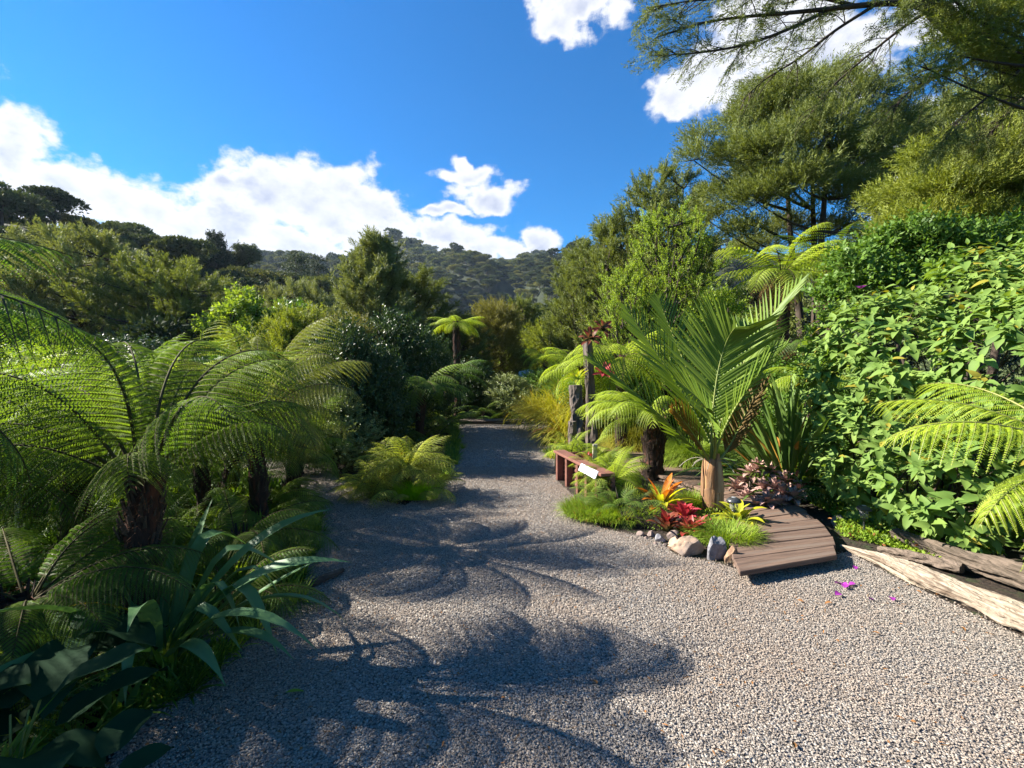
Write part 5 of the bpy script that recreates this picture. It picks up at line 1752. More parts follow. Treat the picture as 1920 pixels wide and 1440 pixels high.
def plume_meshes(H, h0, Rr, profile, nbr, leafm, seed, stems=4, slen=.34, elev=(35, 65), twigs=8, per=6, trunk_r=.12, kind='plume', barkm='bark'):
    """evergreen whose crown is made of separate upswept feathery branches"""
    g = np.random.default_rng(seed)
    tr, cr = MB(), MB()
    lead = []
    for s_ in range(stems):
        a = 6.28 * s_ / stems + g.uniform(0, .8)
        u = np.linspace(0, 1, 12)[:, None]
        top = np.array([math.cos(a) * Rr * .32, math.sin(a) * Rr * .32, H * g.uniform(.78, .98)])
        P = np.array([math.cos(a), math.sin(a), 0]) * trunk_r * (stems > 1) * (1 - u) + top * u ** np.array([[1.3, 1.3, 1]])
        v, f = tube(P, np.linspace(trunk_r, .015, 12), 7)
        tr.add(v, f, 0, True)
        lead.append(P)
    SP, SD_, SL = [], [], []
    def clothe(Q, u0, n, sl, spread=.32):
        T = norm(np.gradient(Q, axis=0))
        u = g.uniform(u0, 1, n) * (len(Q) - 1.001)
        i = u.astype(int)
        w = (u - i)[:, None]
        SP.append(Q[i] * (1 - w) + Q[i + 1] * w + g.normal(0, .02, (n, 3)))
        SD_.append(norm(T[i] + g.normal(0, spread, (n, 3)) + np.array([0, 0, .12])))
        SL.append(sl * g.uniform(.65, 1.2, n))
    for i in range(nbr + stems):
        if i >= nbr:
            Q = lead[i - nbr][7:]
            reach = 1.2
        else:
            t = ((i + g.random()) / nbr) ** .85
            z = h0 + (H - h0) * t
            reach = Rr * float(PROFILE[profile](t)) * g.uniform(.62, 1.12)
            a = i * 2.4 + g.uniform(-.5, .5)
            e = R_(g.uniform(*elev))
            end = np.array([reach * math.cos(a), reach * math.sin(a), min(z, H * 1.02)])
            P = lead[g.integers(0, stems)]
            j = int(np.argmin(np.abs(P[:, 2] - (end[2] - reach * .75 * math.tan(e)))))
            j = max(j, 1)
            u = np.linspace(0, 1, 9)[:, None]
            mid = P[j] * .45 + end * .55 + np.array([math.cos(a), math.sin(a), 0]) * reach * .12 - np.array([0, 0, .1 * reach])
            Q = P[j] * (1 - u) ** 2 + 2 * mid * u * (1 - u) + end * u ** 2
            v, f = tube(Q, np.linspace(.03 + .012 * reach, .006, 9), 4)
            tr.add(v, f, 0, True)
        clothe(Q, .35, per * 3, slen)
        T = norm(np.gradient(Q, axis=0))
        for k in range(twigs):
            u = .28 + .68 * (k + g.random()) / twigs
            j = int(u * (len(Q) - 1))
            d = norm(T[j] + g.normal(0, .5, 3) + np.array([0, 0, .25]))
            L = (.45 + .25 * reach) * g.uniform(.6, 1.1) * (1.25 - .75 * u)
            w = np.linspace(0, 1, 5)[:, None]
            Q2 = Q[j] + d * L * w + np.array([0, 0, .12 * L]) * w ** 2
            v, f = tube(Q2, np.linspace(.011, .003, 5), 3)
            tr.add(v, f, 0, True)
            clothe(Q2, .1, per, slen)
    P, D, S = np.concatenate(SP), np.concatenate(SD_), np.concatenate(SL)
    m = len(P)
    X_, Y_, Z_ = axes(D, roll=g.uniform(0, 6.28, m))
    for k in range(3):
        sel = np.arange(m) % 3 == k
        TV, TF = SPR[kind][k]
        v, f = many(TV, TF, P[sel], X_[sel], Y_[sel], Z_[sel], S[sel])
        cr.add(v, f, 0)
    return tr.mesh('trunk', [barkm]), cr.mesh('crown', [leafm])


def plume(label, px, Y, top, Rr, h0, leafm, seed, nbr=80, **kw):
    H = htop(px, top, Y)
    a = dict(profile='cone')
    a.update(kw)
    PLUMES[seed] = (plume_meshes(H, h0, Rr, nbr=nbr, leafm=leafm, seed=seed, **a), H, Rr)
    return tree(label, tpos(px, Y), PLUMES[seed][0], 0, name='evergreen_tree')


def plume_like(label, px, Y, top, Rr, like, rz):
    m, H0, R0 = PLUMES[like]
    return tree(label, tpos(px, Y), m, rz, (Rr / R0, Rr / R0, htop(px, top, Y) / H0), name='evergreen_tree')


PLUMES = {}


def spreading(name, px, Y, top, Rr, h0, leafm, seed, n=5200, **kw):
    H = htop(px, top, Y)
    a = dict(profile='dome', ncl=26, clr=Rr * .34, kind='feather', slen=.55, up=.5, stems=3, trunk_r=.16)
    a.update(kw)
    m = tree_meshes(H, h0, Rr, nsp=n, leafm=leafm, seed=seed, **a)
    return tree(name, tpos(px, Y), m, 0, name='evergreen_tree')


plume('tall grey-green conical evergreen left of the drive, feathery top against the cloud', 700, 20, 448, 3.3, 1.0, 'kanuka_grey', 1, 105, slen=.46)
spreading('olive-brown columnar evergreen at the far end of the drive', 925, 24, 556, 1.75, .6, 'kanuka_brown', 3, 3600, profile='column', ncl=26, clr=.75, up=.7, slen=.5, flat=.9)
plume('broad grey-green evergreen on the far left, its crown catching the light', 150, 30, 438, 6.0, 3.2, 'kanuka_grey', 4, 100, profile='dome', slen=.68, elev=(10, 40), stems=6, trunk_r=.2)
plume('dark spreading evergreen with bare leaning stems behind the shaggy fern', 315, 28, 492, 4.4, 3.0, 'kanuka', 5, 80, profile='flat', slen=.62, elev=(12, 40), stems=6, trunk_r=.18)
spreading('bright broadleaf tree with domed crown in front of the left hill', 455, 25, 535, 2.1, .5, 'bright_shrub', 7, 2600, kind='leafy', ncl=18, clr=.9, slen=.5, flat=.8)
spreading('green broadleaf tree with flat crown left of the tall conical evergreen', 545, 26, 560, 2.6, .5, 'hedge_dark', 8, 3000, kind='leafy', ncl=20, clr=1.0, slen=.5, flat=.7, profile='flat')
spreading('soft yellow-green evergreen shrub at the left foot of the tall conical one', 588, 18, 588, 1.6, .3, 'kanuka_yellow', 9, 2400, ncl=16, clr=.7, up=1.0, flat=.9, slen=.5)
plume('olive feathery shrub before the tall conical evergreen', 648, 11, 605, 1.3, .2, 'kanuka_brown', 10, 60, profile='dome', slen=.24)
plume('yellow-green feathery shrub between the tree ferns left of the olive one', 560, 9.8, 588, 1.2, .2, 'kanuka_yellow', 110, 60, profile='dome', slen=.22)
spreading('yellow-green broadleaf shrub at the centre of the view', 960, 27, 640, 1.8, .3, 'bright_shrub', 11, 1800, kind='leafy', ncl=12, clr=.8, slen=.45, flat=.8)
# right hand side
plume('tall dark evergreen, left of the pair behind the bright shrub', 1158, 21, 400, 2.2, 1.5, 'kanuka', 13, 80, profile='column', slen=.42)
plume('taller dark evergreen, right of the pair behind the bright shrub', 1252, 20, 328, 2.4, 1.5, 'kanuka', 14, 100, profile='column', slen=.42)
plume_like('grey-green evergreen cut by the left edge of the picture', 0, 26, 505, 4.0, 4, 2.0)
plume_like('dark-green evergreen behind the slim tree ferns', 850, 21, 590, 2.0, 14, 4.4)
plume_like('rounded olive evergreen standing lower, left of the tall pair', 1095, 24, 470, 2.3, 14, 2.2)
plume_like('shorter dark-green evergreen right behind the tall conical one', 770, 22, 505, 2.2, 13, 1.0)
plume_like('narrow dark evergreen behind the columnar olive-brown one', 975, 29, 560, 2.0, 13, 3.0)
plume_like('spreading evergreen on the low slope behind the flat-crowned broadleaf tree', 560, 36, 530, 4.0, 4, 4.0)
spreading('evergreen behind the yellow grasses at the right end of the drive', 1060, 27, 560, 2.6, .8, 'kanuka_yellow', 16, 2600, ncl=18, clr=.95, slen=.55, flat=.6)
plume('bright lime small-leaved tree behind the palm', 1262, 11.5, 388, 1.35, .6, 'bright_shrub', 17, 66, profile='column', kind='small', slen=.2, elev=(48, 76), stems=5, trunk_r=.05)
plume('lower bright lime small-leaved shrub left of the taller one', 1178, 11.0, 495, 1.0, .3, 'bright_shrub', 18, 46, profile='column', kind='small', slen=.18, elev=(45, 75), stems=4, trunk_r=.04)
spreading('bright lime small-leaved shrub right behind the palm fronds', 1345, 10.5, 520, 1.1, .3, 'bright_shrub', 19, 3000, kind='small', profile='dome', ncl=22, clr=.42, up=1.0, slen=.22, flat=1.0, stems=4, trunk_r=.05)


def clumped(label, px, Y, cls, leafm, seed, n, kind, slen, tr=.16, **kw):
    """tree with hand-placed clumps: (column, row, depth offset, radius in m, flatness)"""
    b = tpos(px, Y)
    C = []
    for (cx_, cy_, dy, r, fl) in cls:
        p = at(cx_, cy_, Y + dy)
        C.append(((p.x - b[0], p.y - b[1], p.z - b[2]), (r, r * .9, r * fl)))
    H = max(c[2] for c, _ in C)
    m = tree_meshes(H, 1, 2.0, 'dome', 0, 1, n, kind, slen, leafm, seed=seed, clumps=C, trunk_r=tr, **kw)
    return tree(label, b, m, name='evergreen_tree')


clumped('big olive evergreen tree with uneven layered crown on the right', 1520, 14, [
    (1440, 200, 0, .9, .6), (1400, 240, .5, .8, .6), (1480, 185, -.5, .8, .5), (1550, 170, .6, .9, .6), (1620, 190, 0, .8, .6), (1660, 245, .4, .9, .6), (1380, 300, 0, .8, .55),
    (1310, 270, .2, .45, .7), (1300, 300, -.2, .40, .5), (1440, 290, -.8, .9, .6), (1530, 260, -.8, 1.1, .6), (1610, 290, -.6, .9, .6), (1680, 320, .3, .7, .6), (1350, 370, .2, .6, .55), (1420, 380, -.6, .9, .5),
    (1500, 350, -1, 1.0, .6), (1590, 370, -.6, .9, .55), (1640, 400, 0, .7, .5), (1330, 415, .4, .5, .5), (1395, 440, 0, .6, .45), (1480, 430, .8, .7, .5), (1560, 440, .6, .7, .5), (1700, 270, 1.5, 1.0, .6), (1740, 380, 1.5, .9, .6), (1690, 440, 1.5, .9, .6), (1420, 470, 1.5, .7, .5), (1540, 500, 1.8, .8, .5), (1620, 480, 1.5, .8, .6), (1500, 240, 1.2, 1.2, .7), (1580, 320, 1.2, 1.2, .7), (1430, 340, 1.2, 1.0, .7)],
    'kanuka', 31, 17500, 'fine', .43, stems=3, up=.45, outw=.4)
clumped('yellow-green feathery tree filling the right edge above the hedge', 1830, 9, [
    (1760, 310, 0, .6, .5), (1840, 280, .3, .7, .5), (1900, 300, -.3, .7, .6), (1720, 370, .3, .55, .5), (1790, 360, -.4, .7, .55), (1870, 370, -.2, .7, .6), (1690, 430, .3, .5, .5), (1750, 430, -.2, .6, .5),
    (1830, 430, -.4, .7, .5), (1900, 440, -.3, .6, .5), (1960, 380, 0, .9, .7), (1660, 380, .9, .4, .5), (1980, 260, .4, .9, .7), (2060, 330, 0, 1., .8)],
    'kanuka_yellow', 32, 8000, 'fine', .36, stems=2, up=.35, outw=.2, tr=.1)
clumped('dark glossy broadleaf shrub between the hedge and the feathery tree', 1760, 7.4, [
    (1600, 500, 0, .35, .8), (1660, 470, .2, .4, .8), (1720, 450, 0, .42, .8), (1780, 470, -.2, .5, .8), (1850, 470, 0, .5, .8), (1920, 480, 0, .6, .8), (1640, 540, 0, .5, .8), (1720, 530, 0, .6, .8), (1820, 540, 0, .6, .8), (1980, 470, 0, .7, .9), (1570, 560, .3, .4, .8)],
    'hedge_dark', 33, 3600, 'leafy', .22, stems=3, up=.4, outw=.2, tr=.05)


clumped('dark-green evergreen closing the gap behind the feathery tree on the right', 1790, 17, [
    (1760, 240, 0, 1.1, .6), (1850, 200, .5, 1.2, .6), (1930, 190, 0, 1.3, .7), (1800, 300, 0, 1.2, .6), (1900, 290, .5, 1.3, .6), (1700, 330, 0, .9, .6), (1740, 400, 0, 1.1, .7), (1840, 400, 0, 1.3, .7), (1940, 390, 0, 1.4, .7),
    (1680, 470, 0, 1.0, .7), (1780, 490, 0, 1.2, .7), (1880, 490, 0, 1.3, .7), (2020, 300, 0, 1.5, .8), (2050, 440, 0, 1.5, .8)], 'kanuka', 35, 6000, 'feather', .62, stems=3, up=.4, outw=.3, tr=.2)


def overhang():
    """the tree out of frame on the right whose limbs cross the top right corner"""
    Y = 7.5
    b = (10.8, 8.6, 0)
    o = thing('evergreen_tree', 'evergreen with long bare limbs reaching over the top right corner', 'tree', b)
    bb = np.array(b)
    q = lambda px, py, y: np.array(at(px, py, y)) - bb
    g = np.random.default_rng(9)
    tr, cr = MB(), MB()
    def limb(pts, r0, r1, n=24, sides=8):
        pts = np.array(pts)
        tt = np.linspace(0, 1, len(pts))
        t = np.linspace(0, 1, n)
        P = np.stack([np.interp(t, tt, pts[:, k]) for k in range(3)], 1)
        ker = np.array([1, 2, 3, 2, 1]) / 9
        for _ in range(2):
            for k in range(3):
                P[2:-2, k] = np.convolve(P[:, k], ker, 'valid')
        v, f = tube(P, np.linspace(r0, r1, n), sides)
        tr.add(v, f, 0, True)
        return P
    main = limb([(0, 0, 0), (-.1, -.1, 3.0), q(2000, 180, 8), q(1920, 125, 7.8), q(1830, 85, 7.6), q(1750, 20, 7.5), q(1690, -60, 7.4), q(1600, -160, 7.2)], .24, .10)
    l1 = limb([q(1760, 25, 7.5), q(1700, 0, 7.4), q(1600, 12, 7.3), q(1520, 20, 7.2), q(1440, 28, 7.0), q(1330, 36, 6.9), q(1230, 70, 6.8)], .055, .008)
    l2 = limb([q(1560, 15, 7.3), q(1480, 55, 7.1), q(1400, 85, 7.0), q(1310, 100, 6.9), q(1220, 105, 6.8)], .032, .006)
    l3 = limb([q(1600, 10, 7.3), q(1520, -10, 7.2), q(1400, -5, 7.0), q(1300, 0, 6.9), q(1215, 15, 6.8)], .03, .006)
    l4 = limb([q(1640, 10, 7.3), q(1560, 60, 7.4), q(1500, 110, 7.4), q(1430, 150, 7.4), q(1390, 190, 7.4)], .028, .005)
    l5 = limb([q(1740, 20, 7.5), q(1680, 60, 7.5), q(1620, 110, 7.6), q(1560, 160, 7.6), q(1520, 215, 7.6)], .028, .005)
    l6 = limb([q(1850, 95, 7.6), q(1800, 130, 7.4), q(1740, 150, 7.2), q(1690, 180, 7.0), q(1660, 230, 7.0)], .03, .005)
    l7 = limb([q(1900, 110, 7.8), q(1860, 60, 7.2), q(1800, 10, 6.9), q(1750, -30, 6.8), q(1690, 20, 6.6)], .03, .006)
    l8 = limb([q(1920, 125, 7.8), q(1880, 160, 7.3), q(1830, 200, 7.1), q(1790, 230, 7.1), q(1770, 270, 7.1)], .03, .005)
    l9 = limb([q(1960, 150, 7.9), q(1900, 200, 7.6), q(1870, 240, 7.6), q(1820, 270, 7.6)], .03, .006)
    l10 = limb([q(1690, -60, 7.4), q(1600, -60, 7.2), q(1480, -50, 7.0), q(1380, -40, 6.9)], .04, .008)
    ends = []
    for P, dens, sag in ((l1, 34, .5), (l2, 30, .5), (l3, 30, .3), (l4, 26, .8), (l5, 26, .8), (l6, 34, .6), (l7, 38, .5), (l8, 36, .7), (l9, 34, .6), (l10, 30, .5), (main[12:], 20, .4)):
        T = norm(np.gradient(P, axis=0))
        for i in range(dens):
            u = .16 + .84 * (i + g.random()) / dens
            j = min(int(u * (len(P) - 1)), len(P) - 2)
            p0 = P[j]
            d = norm(T[j] * .9 + g.normal(0, .55, 3) + np.array([-.15, 0, -.12 * sag]))
            L = g.uniform(.35, .85) * (1.1 - .45 * u)
            w = np.linspace(0, 1, 7)[:, None]
            Q = p0 + d * L * w + np.array([0, 0, -.28 * sag * L]) * w ** 2 + np.cross(d, g.normal(0, 1, 3)) * .1 * L * np.sin(w * 3)
            v, f = tube(Q, np.linspace(.009, .002, 7), 4)
            tr.add(v, f, 0, True)
            for k in range(2, 7):
                for _ in range(3):
                    ends.append((Q[k] + g.normal(0, .035, 3), norm((Q[6] - Q[0]) + g.normal(0, .35 * L, 3) + np.array([0, 0, -.05]))))
    E = np.array([e[0] for e in ends])
    D = np.array([e[1] for e in ends])
    m = len(E)
    print('overhang sprigs', m)
    X_, Y_, Z_ = axes(D, roll=g.uniform(0, 6.28, m))
    ls = g.uniform(.10, .24, m)
    for k in range(3):
        s = np.arange(m) % 3 == k
        TV, TF = SPR['fine'][k]
        v, f = many(TV * np.array([1, 1.2, 1.2]), TF, E[s], X_[s], Y_[s], Z_[s], ls[s])
        cr.add(v, f, 0)
    obj('trunk', tr.mesh('trunk', ['bark']), o)
    obj('crown', cr.mesh('crown', ['kanuka']), o)


overhang()
clumped('yellow-green lit mass of foliage hanging at the top right corner', 2080, 7.0, [
    (1830, 60, 0, .55, .6), (1890, 30, .2, .6, .7), (1780, 100, .1, .40, .5), (1740, 130, 0, .32, .45), (1860, 130, .3, .45, .5), (1940, 80, 0, .7, .8), (1960, 10, 0, .8, .8), (1800, 20, .2, .4, .5), (1910, 180, .3, .3, .5)],
    'kanuka_yellow', 34, 3200, 'fine', .24, stems=2, up=.0, outw=-.2, tr=.12)

# shrubs round the drive
SHRUBS = {}


def shrub(label, px, Y, Rr, H, leafm, seed, n, kind='small', slen=.2, **kw):
    key = (leafm, seed % 2 if leafm in ('dark_shrub', 'hedge_dark') else 0)
    if key not in SHRUBS:
        SHRUBS[key] = tree_meshes(2.0, .15, 1.0, nsp=2700, kind=kind, slen=.22, leafm=leafm, seed=seed, profile='dome', ncl=22, clr=.42, up=.45, stems=5, trunk_r=.03, flat=.9)
    return tree(label, tpos(px, Y, .03), SHRUBS[key], seed * 1.1, (Rr, Rr, H / 2.0), name='shrub', cat='shrub')


shrub('bush with small pale glossy leaves left of the island fern', 628, 7.6, .75, 1.35, 'pale_shrub', 1, 2600, slen=.19)
shrub('dark small-leaved bush behind the island fern', 690, 8.8, 1.0, 2.3, 'dark_shrub', 2, 3000, slen=.22)
shrub('tall dark bush standing between the pale-leaved bush and the far drive', 650, 8.3, .95, 2.6, 'dark_shrub', 21, 3600, slen=.2)
shrub('dark bush at the left side of the far drive', 735, 11.6, 1.35, 3.2, 'dark_shrub', 3, 2800, slen=.25)
shrub('dark bush under the broad tree fern, nearer the slim trunks', 790, 13.2, 1.1, 3.0, 'dark_shrub', 4, 2600, slen=.27)
shrub('dark green shrub behind the slim tree ferns at the end of the drive', 880, 17.5, 1.4, 2.2, 'dark_shrub', 5, 2400, slen=.32)
shrub('greyish small-leaved shrub at the centre of the far drive end', 955, 16.8, 1.0, 1.7, 'pale_shrub', 6, 1900, slen=.25)
shrub('green shrub right of the greyish one at the far drive end', 1005, 17.8, 1.1, 1.9, 'hedge_dark', 7, 1800, slen=.3)
shrub('dark shrub under the grey-green tree fern', 600, 9.8, 1.1, 2.0, 'dark_shrub', 8, 2600, slen=.25)
shrub('green shrub behind the stump posts', 1130, 11.0, 1.0, 2.3, 'hedge_dark', 9, 2400, slen=.25)
shrub('leafy shrub under the layered tree fern behind the flax', 1440, 9.0, 1.1, 2.2, 'hedge_dark', 10, 3000, slen=.22)
shrub('leafy shrub behind the left end of the hedge', 1560, 8.0, 1.0, 2.2, 'hedge_dark', 11, 2800, slen=.2)
shrub('dark shrub far behind the palm, right of the lime tree', 1400, 12.5, 1.5, 3.4, 'kanuka', 12, 3000, slen=.35)
shrub('bushy green shrub in the left garden behind the short-trunked fern', 120, 9.2, 1.3, 1.6, 'hedge_dark', 13, 2600, slen=.25)
shrub('bushy shrub in the middle of the left garden', 330, 9.8, 1.3, 1.7, 'hedge_dark', 14, 2600, slen=.25)
shrub('light green shrub before the spreading evergreen, far left', 60, 15, 2.0, 2.7, 'bright_shrub', 15, 2600, slen=.4)
shrub('dark shrub before the spreading evergreen, mid left', 260, 16, 2.2, 3.0, 'dark_shrub', 16, 2800, slen=.4)
shrub('green shrub before the flat-crowned broadleaf tree', 480, 15, 1.8, 2.7, 'hedge_dark', 17, 2600, slen=.38)


# ------------------------------------------------------------------ undergrowth and litter
def scatter_zone(name, kindlist, poly, n, smin, smax, label, cat, tilt=(10, 60), seed=0, zr=(0, .05)):
    g = np.random.default_rng(seed)
    P = np.array(poly)
    lo, hi = P.min(0), P.max(0)
    x = g.uniform(lo[0], hi[0], n * 4)
    y = g.uniform(lo[1], hi[1], n * 4)
    k = in_poly(x, y, P) & ~in_poly(x, y, drive)
    x, y = x[k][:n], y[k][:n]
    m = len(x)
    z = terr(x, y) + g.uniform(zr[0], zr[1], m)
    rot = np.stack([g.normal(0, .2, m), -np.radians(g.uniform(tilt[0], tilt[1], m)), g.uniform(0, 6.28, m)], 1)
    return scatter(name, kindlist, np.stack([x, y, z], 1), rot, g.uniform(smin, smax, m), g.integers(0, len(kindlist), m), label, cat)


lowf = FR['low'][:3] + FR['lowmid'][:3]
LG = [(-1.8, 1.6), (-1.75, 2.5), (-1.8, 3.2), (-1.9, 4.2), (-1.9, 5.2), (-3.2, 6.6), (-3.5, 8.5), (-12, 10), (-11, 5), (-5, 1.6)]
scatter_zone('undergrowth', lowf, LG, 1500, .35, .8, 'mass of low fern fronds covering the ground under the left tree ferns', 'undergrowth', (10, 75), 1)
scatter_zone('undergrowth', FR['far'][:2] + FR['fargreen'][:2] + [FR['farlime'][0]], [(-3.2, 8.6), (-1.6, 8.6), (-1.6, 14), (-2.5, 22), (-24, 22), (-14, 9.5)], 1100, .5, .95, 'mass of ferns filling the garden beyond the left tree ferns', 'undergrowth', (10, 60), 2)
scatter_zone('undergrowth', lowf, [(3.5, 5.6), (12, 5), (13, 14), (3, 16), (1.6, 14), (1.6, 11.5), (3, 10.5), (3.6, 8)], 1300, .7, 1.3, 'green undergrowth beneath the trees on the right', 'undergrowth', (10, 70), 3)
scatter_zone('undergrowth', FR['far'][:2] + FR['fargreen'][:2], [(-4, 16), (4, 16), (12, 18), (14, 26), (-14, 26), (-10, 20)], 700, .5, .9, 'ferns covering the ground beyond the far end of the drive', 'undergrowth', (10, 60), 4)
def fringe(name, label, line, n, width, protos, smin, smax, seed):
    g = np.random.default_rng(seed)
    P = polyline([tuple(gnd(*q)[:2]) for q in line], g.random(n))
    P = P + g.normal(0, width, P.shape)
    rot = np.stack([g.normal(0, .15, n), g.normal(0, .15, n), g.uniform(0, 6.28, n)], 1)
    scatter(name, protos, np.column_stack([P, np.full(n, .0)]), rot, g.uniform(smin, smax, n), g.integers(0, len(protos), n), label, 'edge plants')


fr_t = [grass_mesh('edge_tuft', 22, .26, .02, .05, (25, 88), 1.1, m_, 50 + i, 4) for i, m_ in enumerate(('grass_green', 'fern_green', 'hedge_dark', 'grass_yellow'))]
fringe('edge_plants', 'low tufts of grass along the left side of the far drive', [(822, 908), (846, 860), (852, 820), (850, 797)], 150, .07, fr_t[:3], .5, 1.0, 1)
fringe('edge_plants', 'tufts and weeds along the left gravel edge under the ferns', [(300, 1320), (430, 1215), (520, 1120), (562, 1040), (585, 975)], 170, .06, fr_t[:3], .35, .8, 2)
fringe('edge_plants', 'low plants along the near edge of the side path', [(555, 940), (470, 900), (380, 868)], 90, .10, fr_t[:3], .5, .9, 3)
fringe('edge_plants', 'yellow-green tufts hanging over the far right corner of the drive', [(1045, 797), (1040, 830), (1038, 860)], 90, .08, fr_t, .6, 1.1, 4)
tiny = [blade_mesh('litter_leaf', .07, .03, .5, 3, .3, 'ovate', m_) for m_ in ('dead_leaf', 'dead_leaf', 'cover_green')]
scatter_zone('leaf_litter', tiny, [(-1.2, 1.3), (-1.2, 6), (-3.5, 7), (-6, 5), (-5, 1)], 4200, .5, 1.1, 'dead leaves and bits strewn on the soil at the left', 'leaf litter', (-20, 40), 5, (0, .02))
def drive_litter():
    g = np.random.default_rng(44)
    n = 2600
    x, y = g.uniform(-2.2, 3.4, n), g.uniform(1.2, 9, n)
    k = in_poly(x, y, drive)
    x, y = x[k], y[k]
    m = len(x)
    bits = [blade_mesh('dry_bit', .030, .006, .6, 3, .3, 'ovate', 'dead_leaf'), blade_mesh('dry_bit', .018, .010, .5, 3, .3, 'ovate', 'dead_leaf'), blade_mesh('dry_bit', .05, .003, .5, 3, .1, 'ovate', 'fern_dead')]
    rot = np.stack([g.normal(0, .2, m), g.normal(0, .2, m), g.uniform(0, 6.28, m)], 1)
    scatter('leaf_litter', bits, np.column_stack([x, y, np.full(m, .016)]), rot, g.uniform(.5, 1.2, m), g.integers(0, 3, m), 'tiny dry leaves and twigs strewn over the gravel drive', 'leaf litter')


drive_litter()
tuft = [grass_mesh('leaf_tuft', 26, .3, .03, .05, (20, 85), 1.0, m_, i, 4) for i, m_ in enumerate(('cover_green', 'fern_green', 'hedge_dark'))]
scatter_zone('undergrowth', tuft, LG, 900, .5, 1.2, 'small leafy plants between the low ferns on the left', 'undergrowth', (-10, 10), 6)


# ------------------------------------------------------------------ the wooded hills
def canopy_mesh(n, size, seed, leafm, Rr=4.0, hh=5.0, lobes=9, trunk=True):
    g = np.random.default_rng(seed)
    mb = MB()
    if trunk:
        v, f = tube([(0, 0, -2), (.3, 0, hh * .4), (.2, .2, hh * .75)], [.28, .2, .08], 5)
        mb.add(v, f, 1, True)
    C = []
    for i in range(lobes):
        a, q = i * 2.4, math.sqrt((i + .3) / lobes) * Rr * .62
        C.append(((q * math.cos(a), q * math.sin(a), hh * g.uniform(.62, .85) - .10 * q), Rr * g.uniform(.34, .5)))
    for c, r in C:
        m = n // lobes
        d = norm(g.normal(0, 1, (m, 3)))
        d[:, 2] = np.where(g.random(m) < .8, np.abs(d[:, 2]), d[:, 2])
        p = np.array(c) + d * np.array([r, r, r * .62]) * (g.uniform(.75, 1.08, m))[:, None]
        D = norm(d * np.array([1, 1, .6]) + np.array([0, 0, .25]) + g.normal(0, .5, (m, 3)))
        X_, Y_, Z_ = axes(D, roll=g.uniform(0, 6.28, m))
        TV = np.array([[-.2, 0, 0], [.3, .32, .12], [1, 0, 0], [.3, -.32, .12]])
        v, f = many(TV, np.array([[0, 1, 2, 3]]), p, X_, Y_, Z_, g.uniform(.6, 1.3, m) * size)
        mb.add(v, f, 0)
    return mb.mesh('hill_tree', [leafm, 'bark'])


hill_near = [canopy_mesh(5200, .34, i, m_, Rr=r_, hh=h_) for i, (m_, r_, h_) in enumerate((('hill_a', 4.0, 5.6), ('hill_b', 3.6, 6.2), ('hill_c', 4.2, 5.4), ('hill_a', 3.2, 7.0), ('hill_b', 4.4, 5.0), ('hill_c', 3.4, 6.6)))]
hill_far = [canopy_mesh(700, .95, 10 + i, m_, Rr=r_, hh=h_, lobes=6, trunk=False) for i, (m_, r_, h_) in enumerate((('hill_a', 4.4, 6.4), ('hill_b', 3.8, 7.0), ('hill_c', 4.4, 6.0), ('hill_a', 3.4, 7.6), ('hill_b', 4.6, 5.6)))]


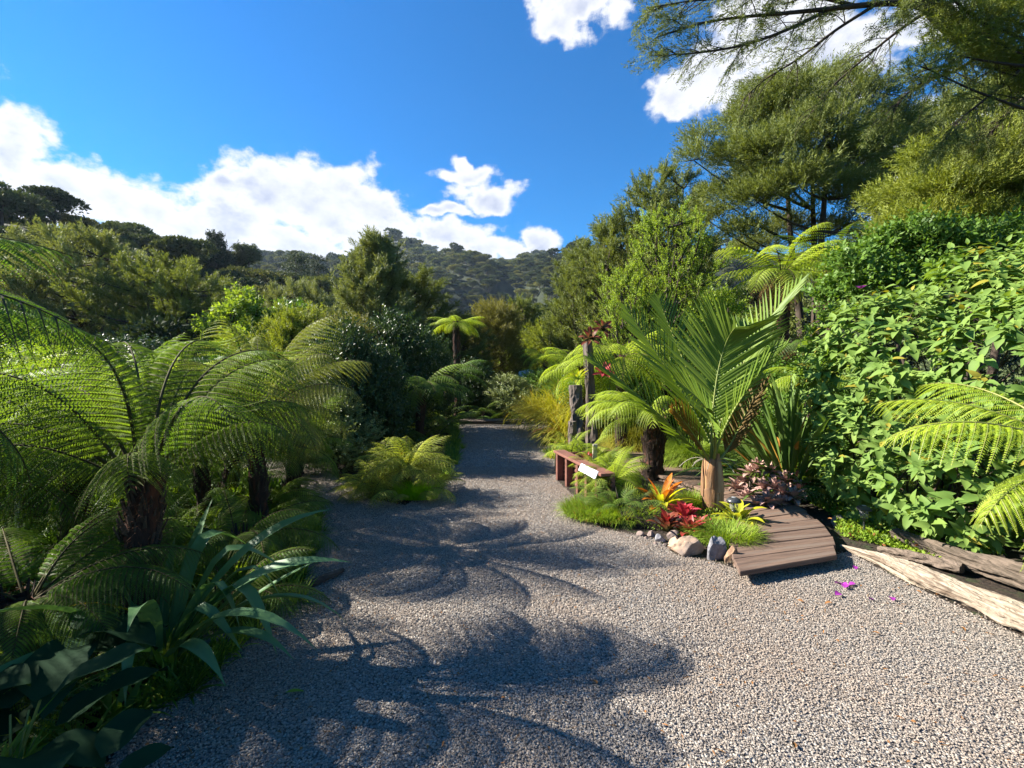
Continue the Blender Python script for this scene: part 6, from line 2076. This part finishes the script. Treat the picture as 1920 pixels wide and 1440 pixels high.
def hill_trees():
    g = np.random.default_rng(21)
    # jittered grid in polar rings
    pts = []
    r = 34.0
    while r < 1250:
        sp = 5.4 if r < 160 else (6.6 if r < 480 else 9.0)
        arc = R_(128)
        n = int(arc * r / sp)
        a = -arc / 2 + arc * (np.arange(n) + g.random(n) * 1.3) / n
        rr = r + g.uniform(-.9, .9, n) * sp
        pts.append(np.stack([rr * np.sin(a), rr * np.cos(a), rr], 1))
        r += sp * .9
    p = np.concatenate(pts)
    z = terr(p[:, 0], p[:, 1])
    # drop trees hidden well behind a ridge
    az = np.arctan2(p[:, 0], p[:, 1])
    e = (z + 7 - CH) / p[:, 2]
    bins = ((az + 2) / 4 * 400).astype(int)
    order = np.argsort(p[:, 2])
    mx = np.full(401, -9.0)
    keep = np.zeros(len(p), bool)
    for i in order:
        b = bins[i]
        keep[i] = e[i] > mx[b] - .035
        mx[b] = max(mx[b], e[i] - .012)
    p, z = p[keep], z[keep]
    near = p[:, 2] < 600
    idx = np.argsort(p[:, 2])
    first = [i for i in idx if p[i, 2] > 36][:285]
    fs = set(first)
    for i in first:
        x, y = p[i, 0], p[i, 1]
        side = 'left hillside' if x < -5 else ('slope at the centre' if x < 6 else 'slope at the right')
        vi, sc_ = int(g.integers(0, 6)), float(g.uniform(.7, 1.25))
        o = obj('hill_tree', hill_near[vi], None, (x, y, z[i] - .4), (0, 0, g.uniform(0, 6.28)), sc_)
        tone = ('grey-green', 'olive', 'dark', 'tall grey-green', 'broad olive', 'tall dark')[vi]
        size = 'small ' if sc_ < .88 else ('' if sc_ < 1.08 else 'big ')
        px_ = CX + F * x / y
        where = 'far left of' if px_ < 150 else 'above the shaggy fern on' if px_ < 420 else 'right of the ridge conifer on' if px_ < 620 else 'behind the conical evergreen on' if px_ < 830 else 'beyond the drive on' if px_ < 1080 else 'behind the lime tree on' if px_ < 1400 else 'above the hedge on'
        zone = 'low' if p[i, 2] < 62 else ('halfway up' if p[i, 2] < 95 else 'near the crest')
        tag(o, '%s%s evergreen %s, %s the %s' % (size, tone, zone, where, side), 'tree', 'evergreens on the ' + side)
    rest = np.array([i for i in idx if i not in fs])
    m = len(rest)
    print('hill trees', len(first), m)
    rot = np.stack([0 * rest, 0 * rest, g.uniform(0, 6.28, m)], 1)
    far = p[rest, 2] > 430
    sc = g.uniform(.5, 1.0, m) * (1 + 1.0 * g.random(m) ** 4) * np.where(p[rest, 2] > 480, 1.35, 1.0)
    ii = np.where(far, g.integers(6, 11, m), g.integers(0, 6, m))
    P = np.stack([p[rest, 0], p[rest, 1], z[rest] - .5], 1)
    scatter('hill_forest', hill_near + hill_far, P, rot, sc, ii, 'evergreen forest covering the hills behind the garden', 'forest')


hill_trees()
# the few trees that stand up against the cloud on the left ridge
for i, (px, top, Y, Rr, kw, lab) in enumerate([
        (403, 432, 92, 3.6, dict(profile='cone', ncl=18, clr=1.6, flat=.5), 'tall layered conifer standing up on the left ridge'),
        (372, 462, 96, 2.8, dict(profile='flat', ncl=9, clr=1.3, flat=.4), 'small flat-topped tree left of the conifer on the ridge'),
        (468, 462, 98, 3.0, dict(profile='flat', ncl=9, clr=1.3, flat=.5, h0=6), 'open-crowned tree with bare stem right of the ridge conifer'),
        (556, 470, 120, 5.0, dict(profile='dome', ncl=18, clr=1.9, flat=.6), 'wide rounded tree on the ridge left of the tall conical evergreen'),
        (598, 476, 130, 4.5, dict(profile='dome', ncl=14, clr=1.9, flat=.6), 'rounded tree on the ridge just behind the tall conical evergreen')]):
    a = dict(h0=2.0, kind='leafy', slen=1.0, stems=1, trunk_r=.25, up=.3)
    a.update(kw)
    h0 = a.pop('h0')
    H = htop(px, top, Y)
    m = tree_meshes(H, max(h0, H * .35), Rr, nsp=900, leafm='hill_c' if i != 1 else 'hill_a', seed=60 + i, **a)
    tree(lab, tpos(px, Y), m, name='ridge_tree')


# ------------------------------------------------------------------ air
def haze():
    mb = MB()
    box(mb, (-1450, -60, -30), (1450, 1400, 330))
    m = bpy.data.materials.new('air')
    m.use_nodes = True
    t = NT(m.node_tree)
    v = t.n('ShaderNodeVolumePrincipled', {'Color': (0.6, 0.78, 1.0, 1), 'Density': 0.00010, 'Anisotropy': 0.2})
    ou = t.n('ShaderNodeOutputMaterial')
    t.nt.links.new(v.outputs[0], ou.inputs['Volume'])
    MATS['air'] = m
    o = obj('haze', mb.mesh('haze', ['air']))
    tag(o, 'thin blue haze between the garden and the far hills', None, kind='stuff')


USE_HAZE = True
if USE_HAZE:
    haze()

tt_ = 0
seen = set()
for o in bpy.data.objects:
    if o.type == 'MESH':
        tt_ += 0 if o.data.name in seen else sum(1 for _ in ()) + len(o.data.loops) - 2 * len(o.data.polygons)
        seen.add(o.data.name)
print('objects', len(bpy.data.objects), 'unique triangles', tt_)
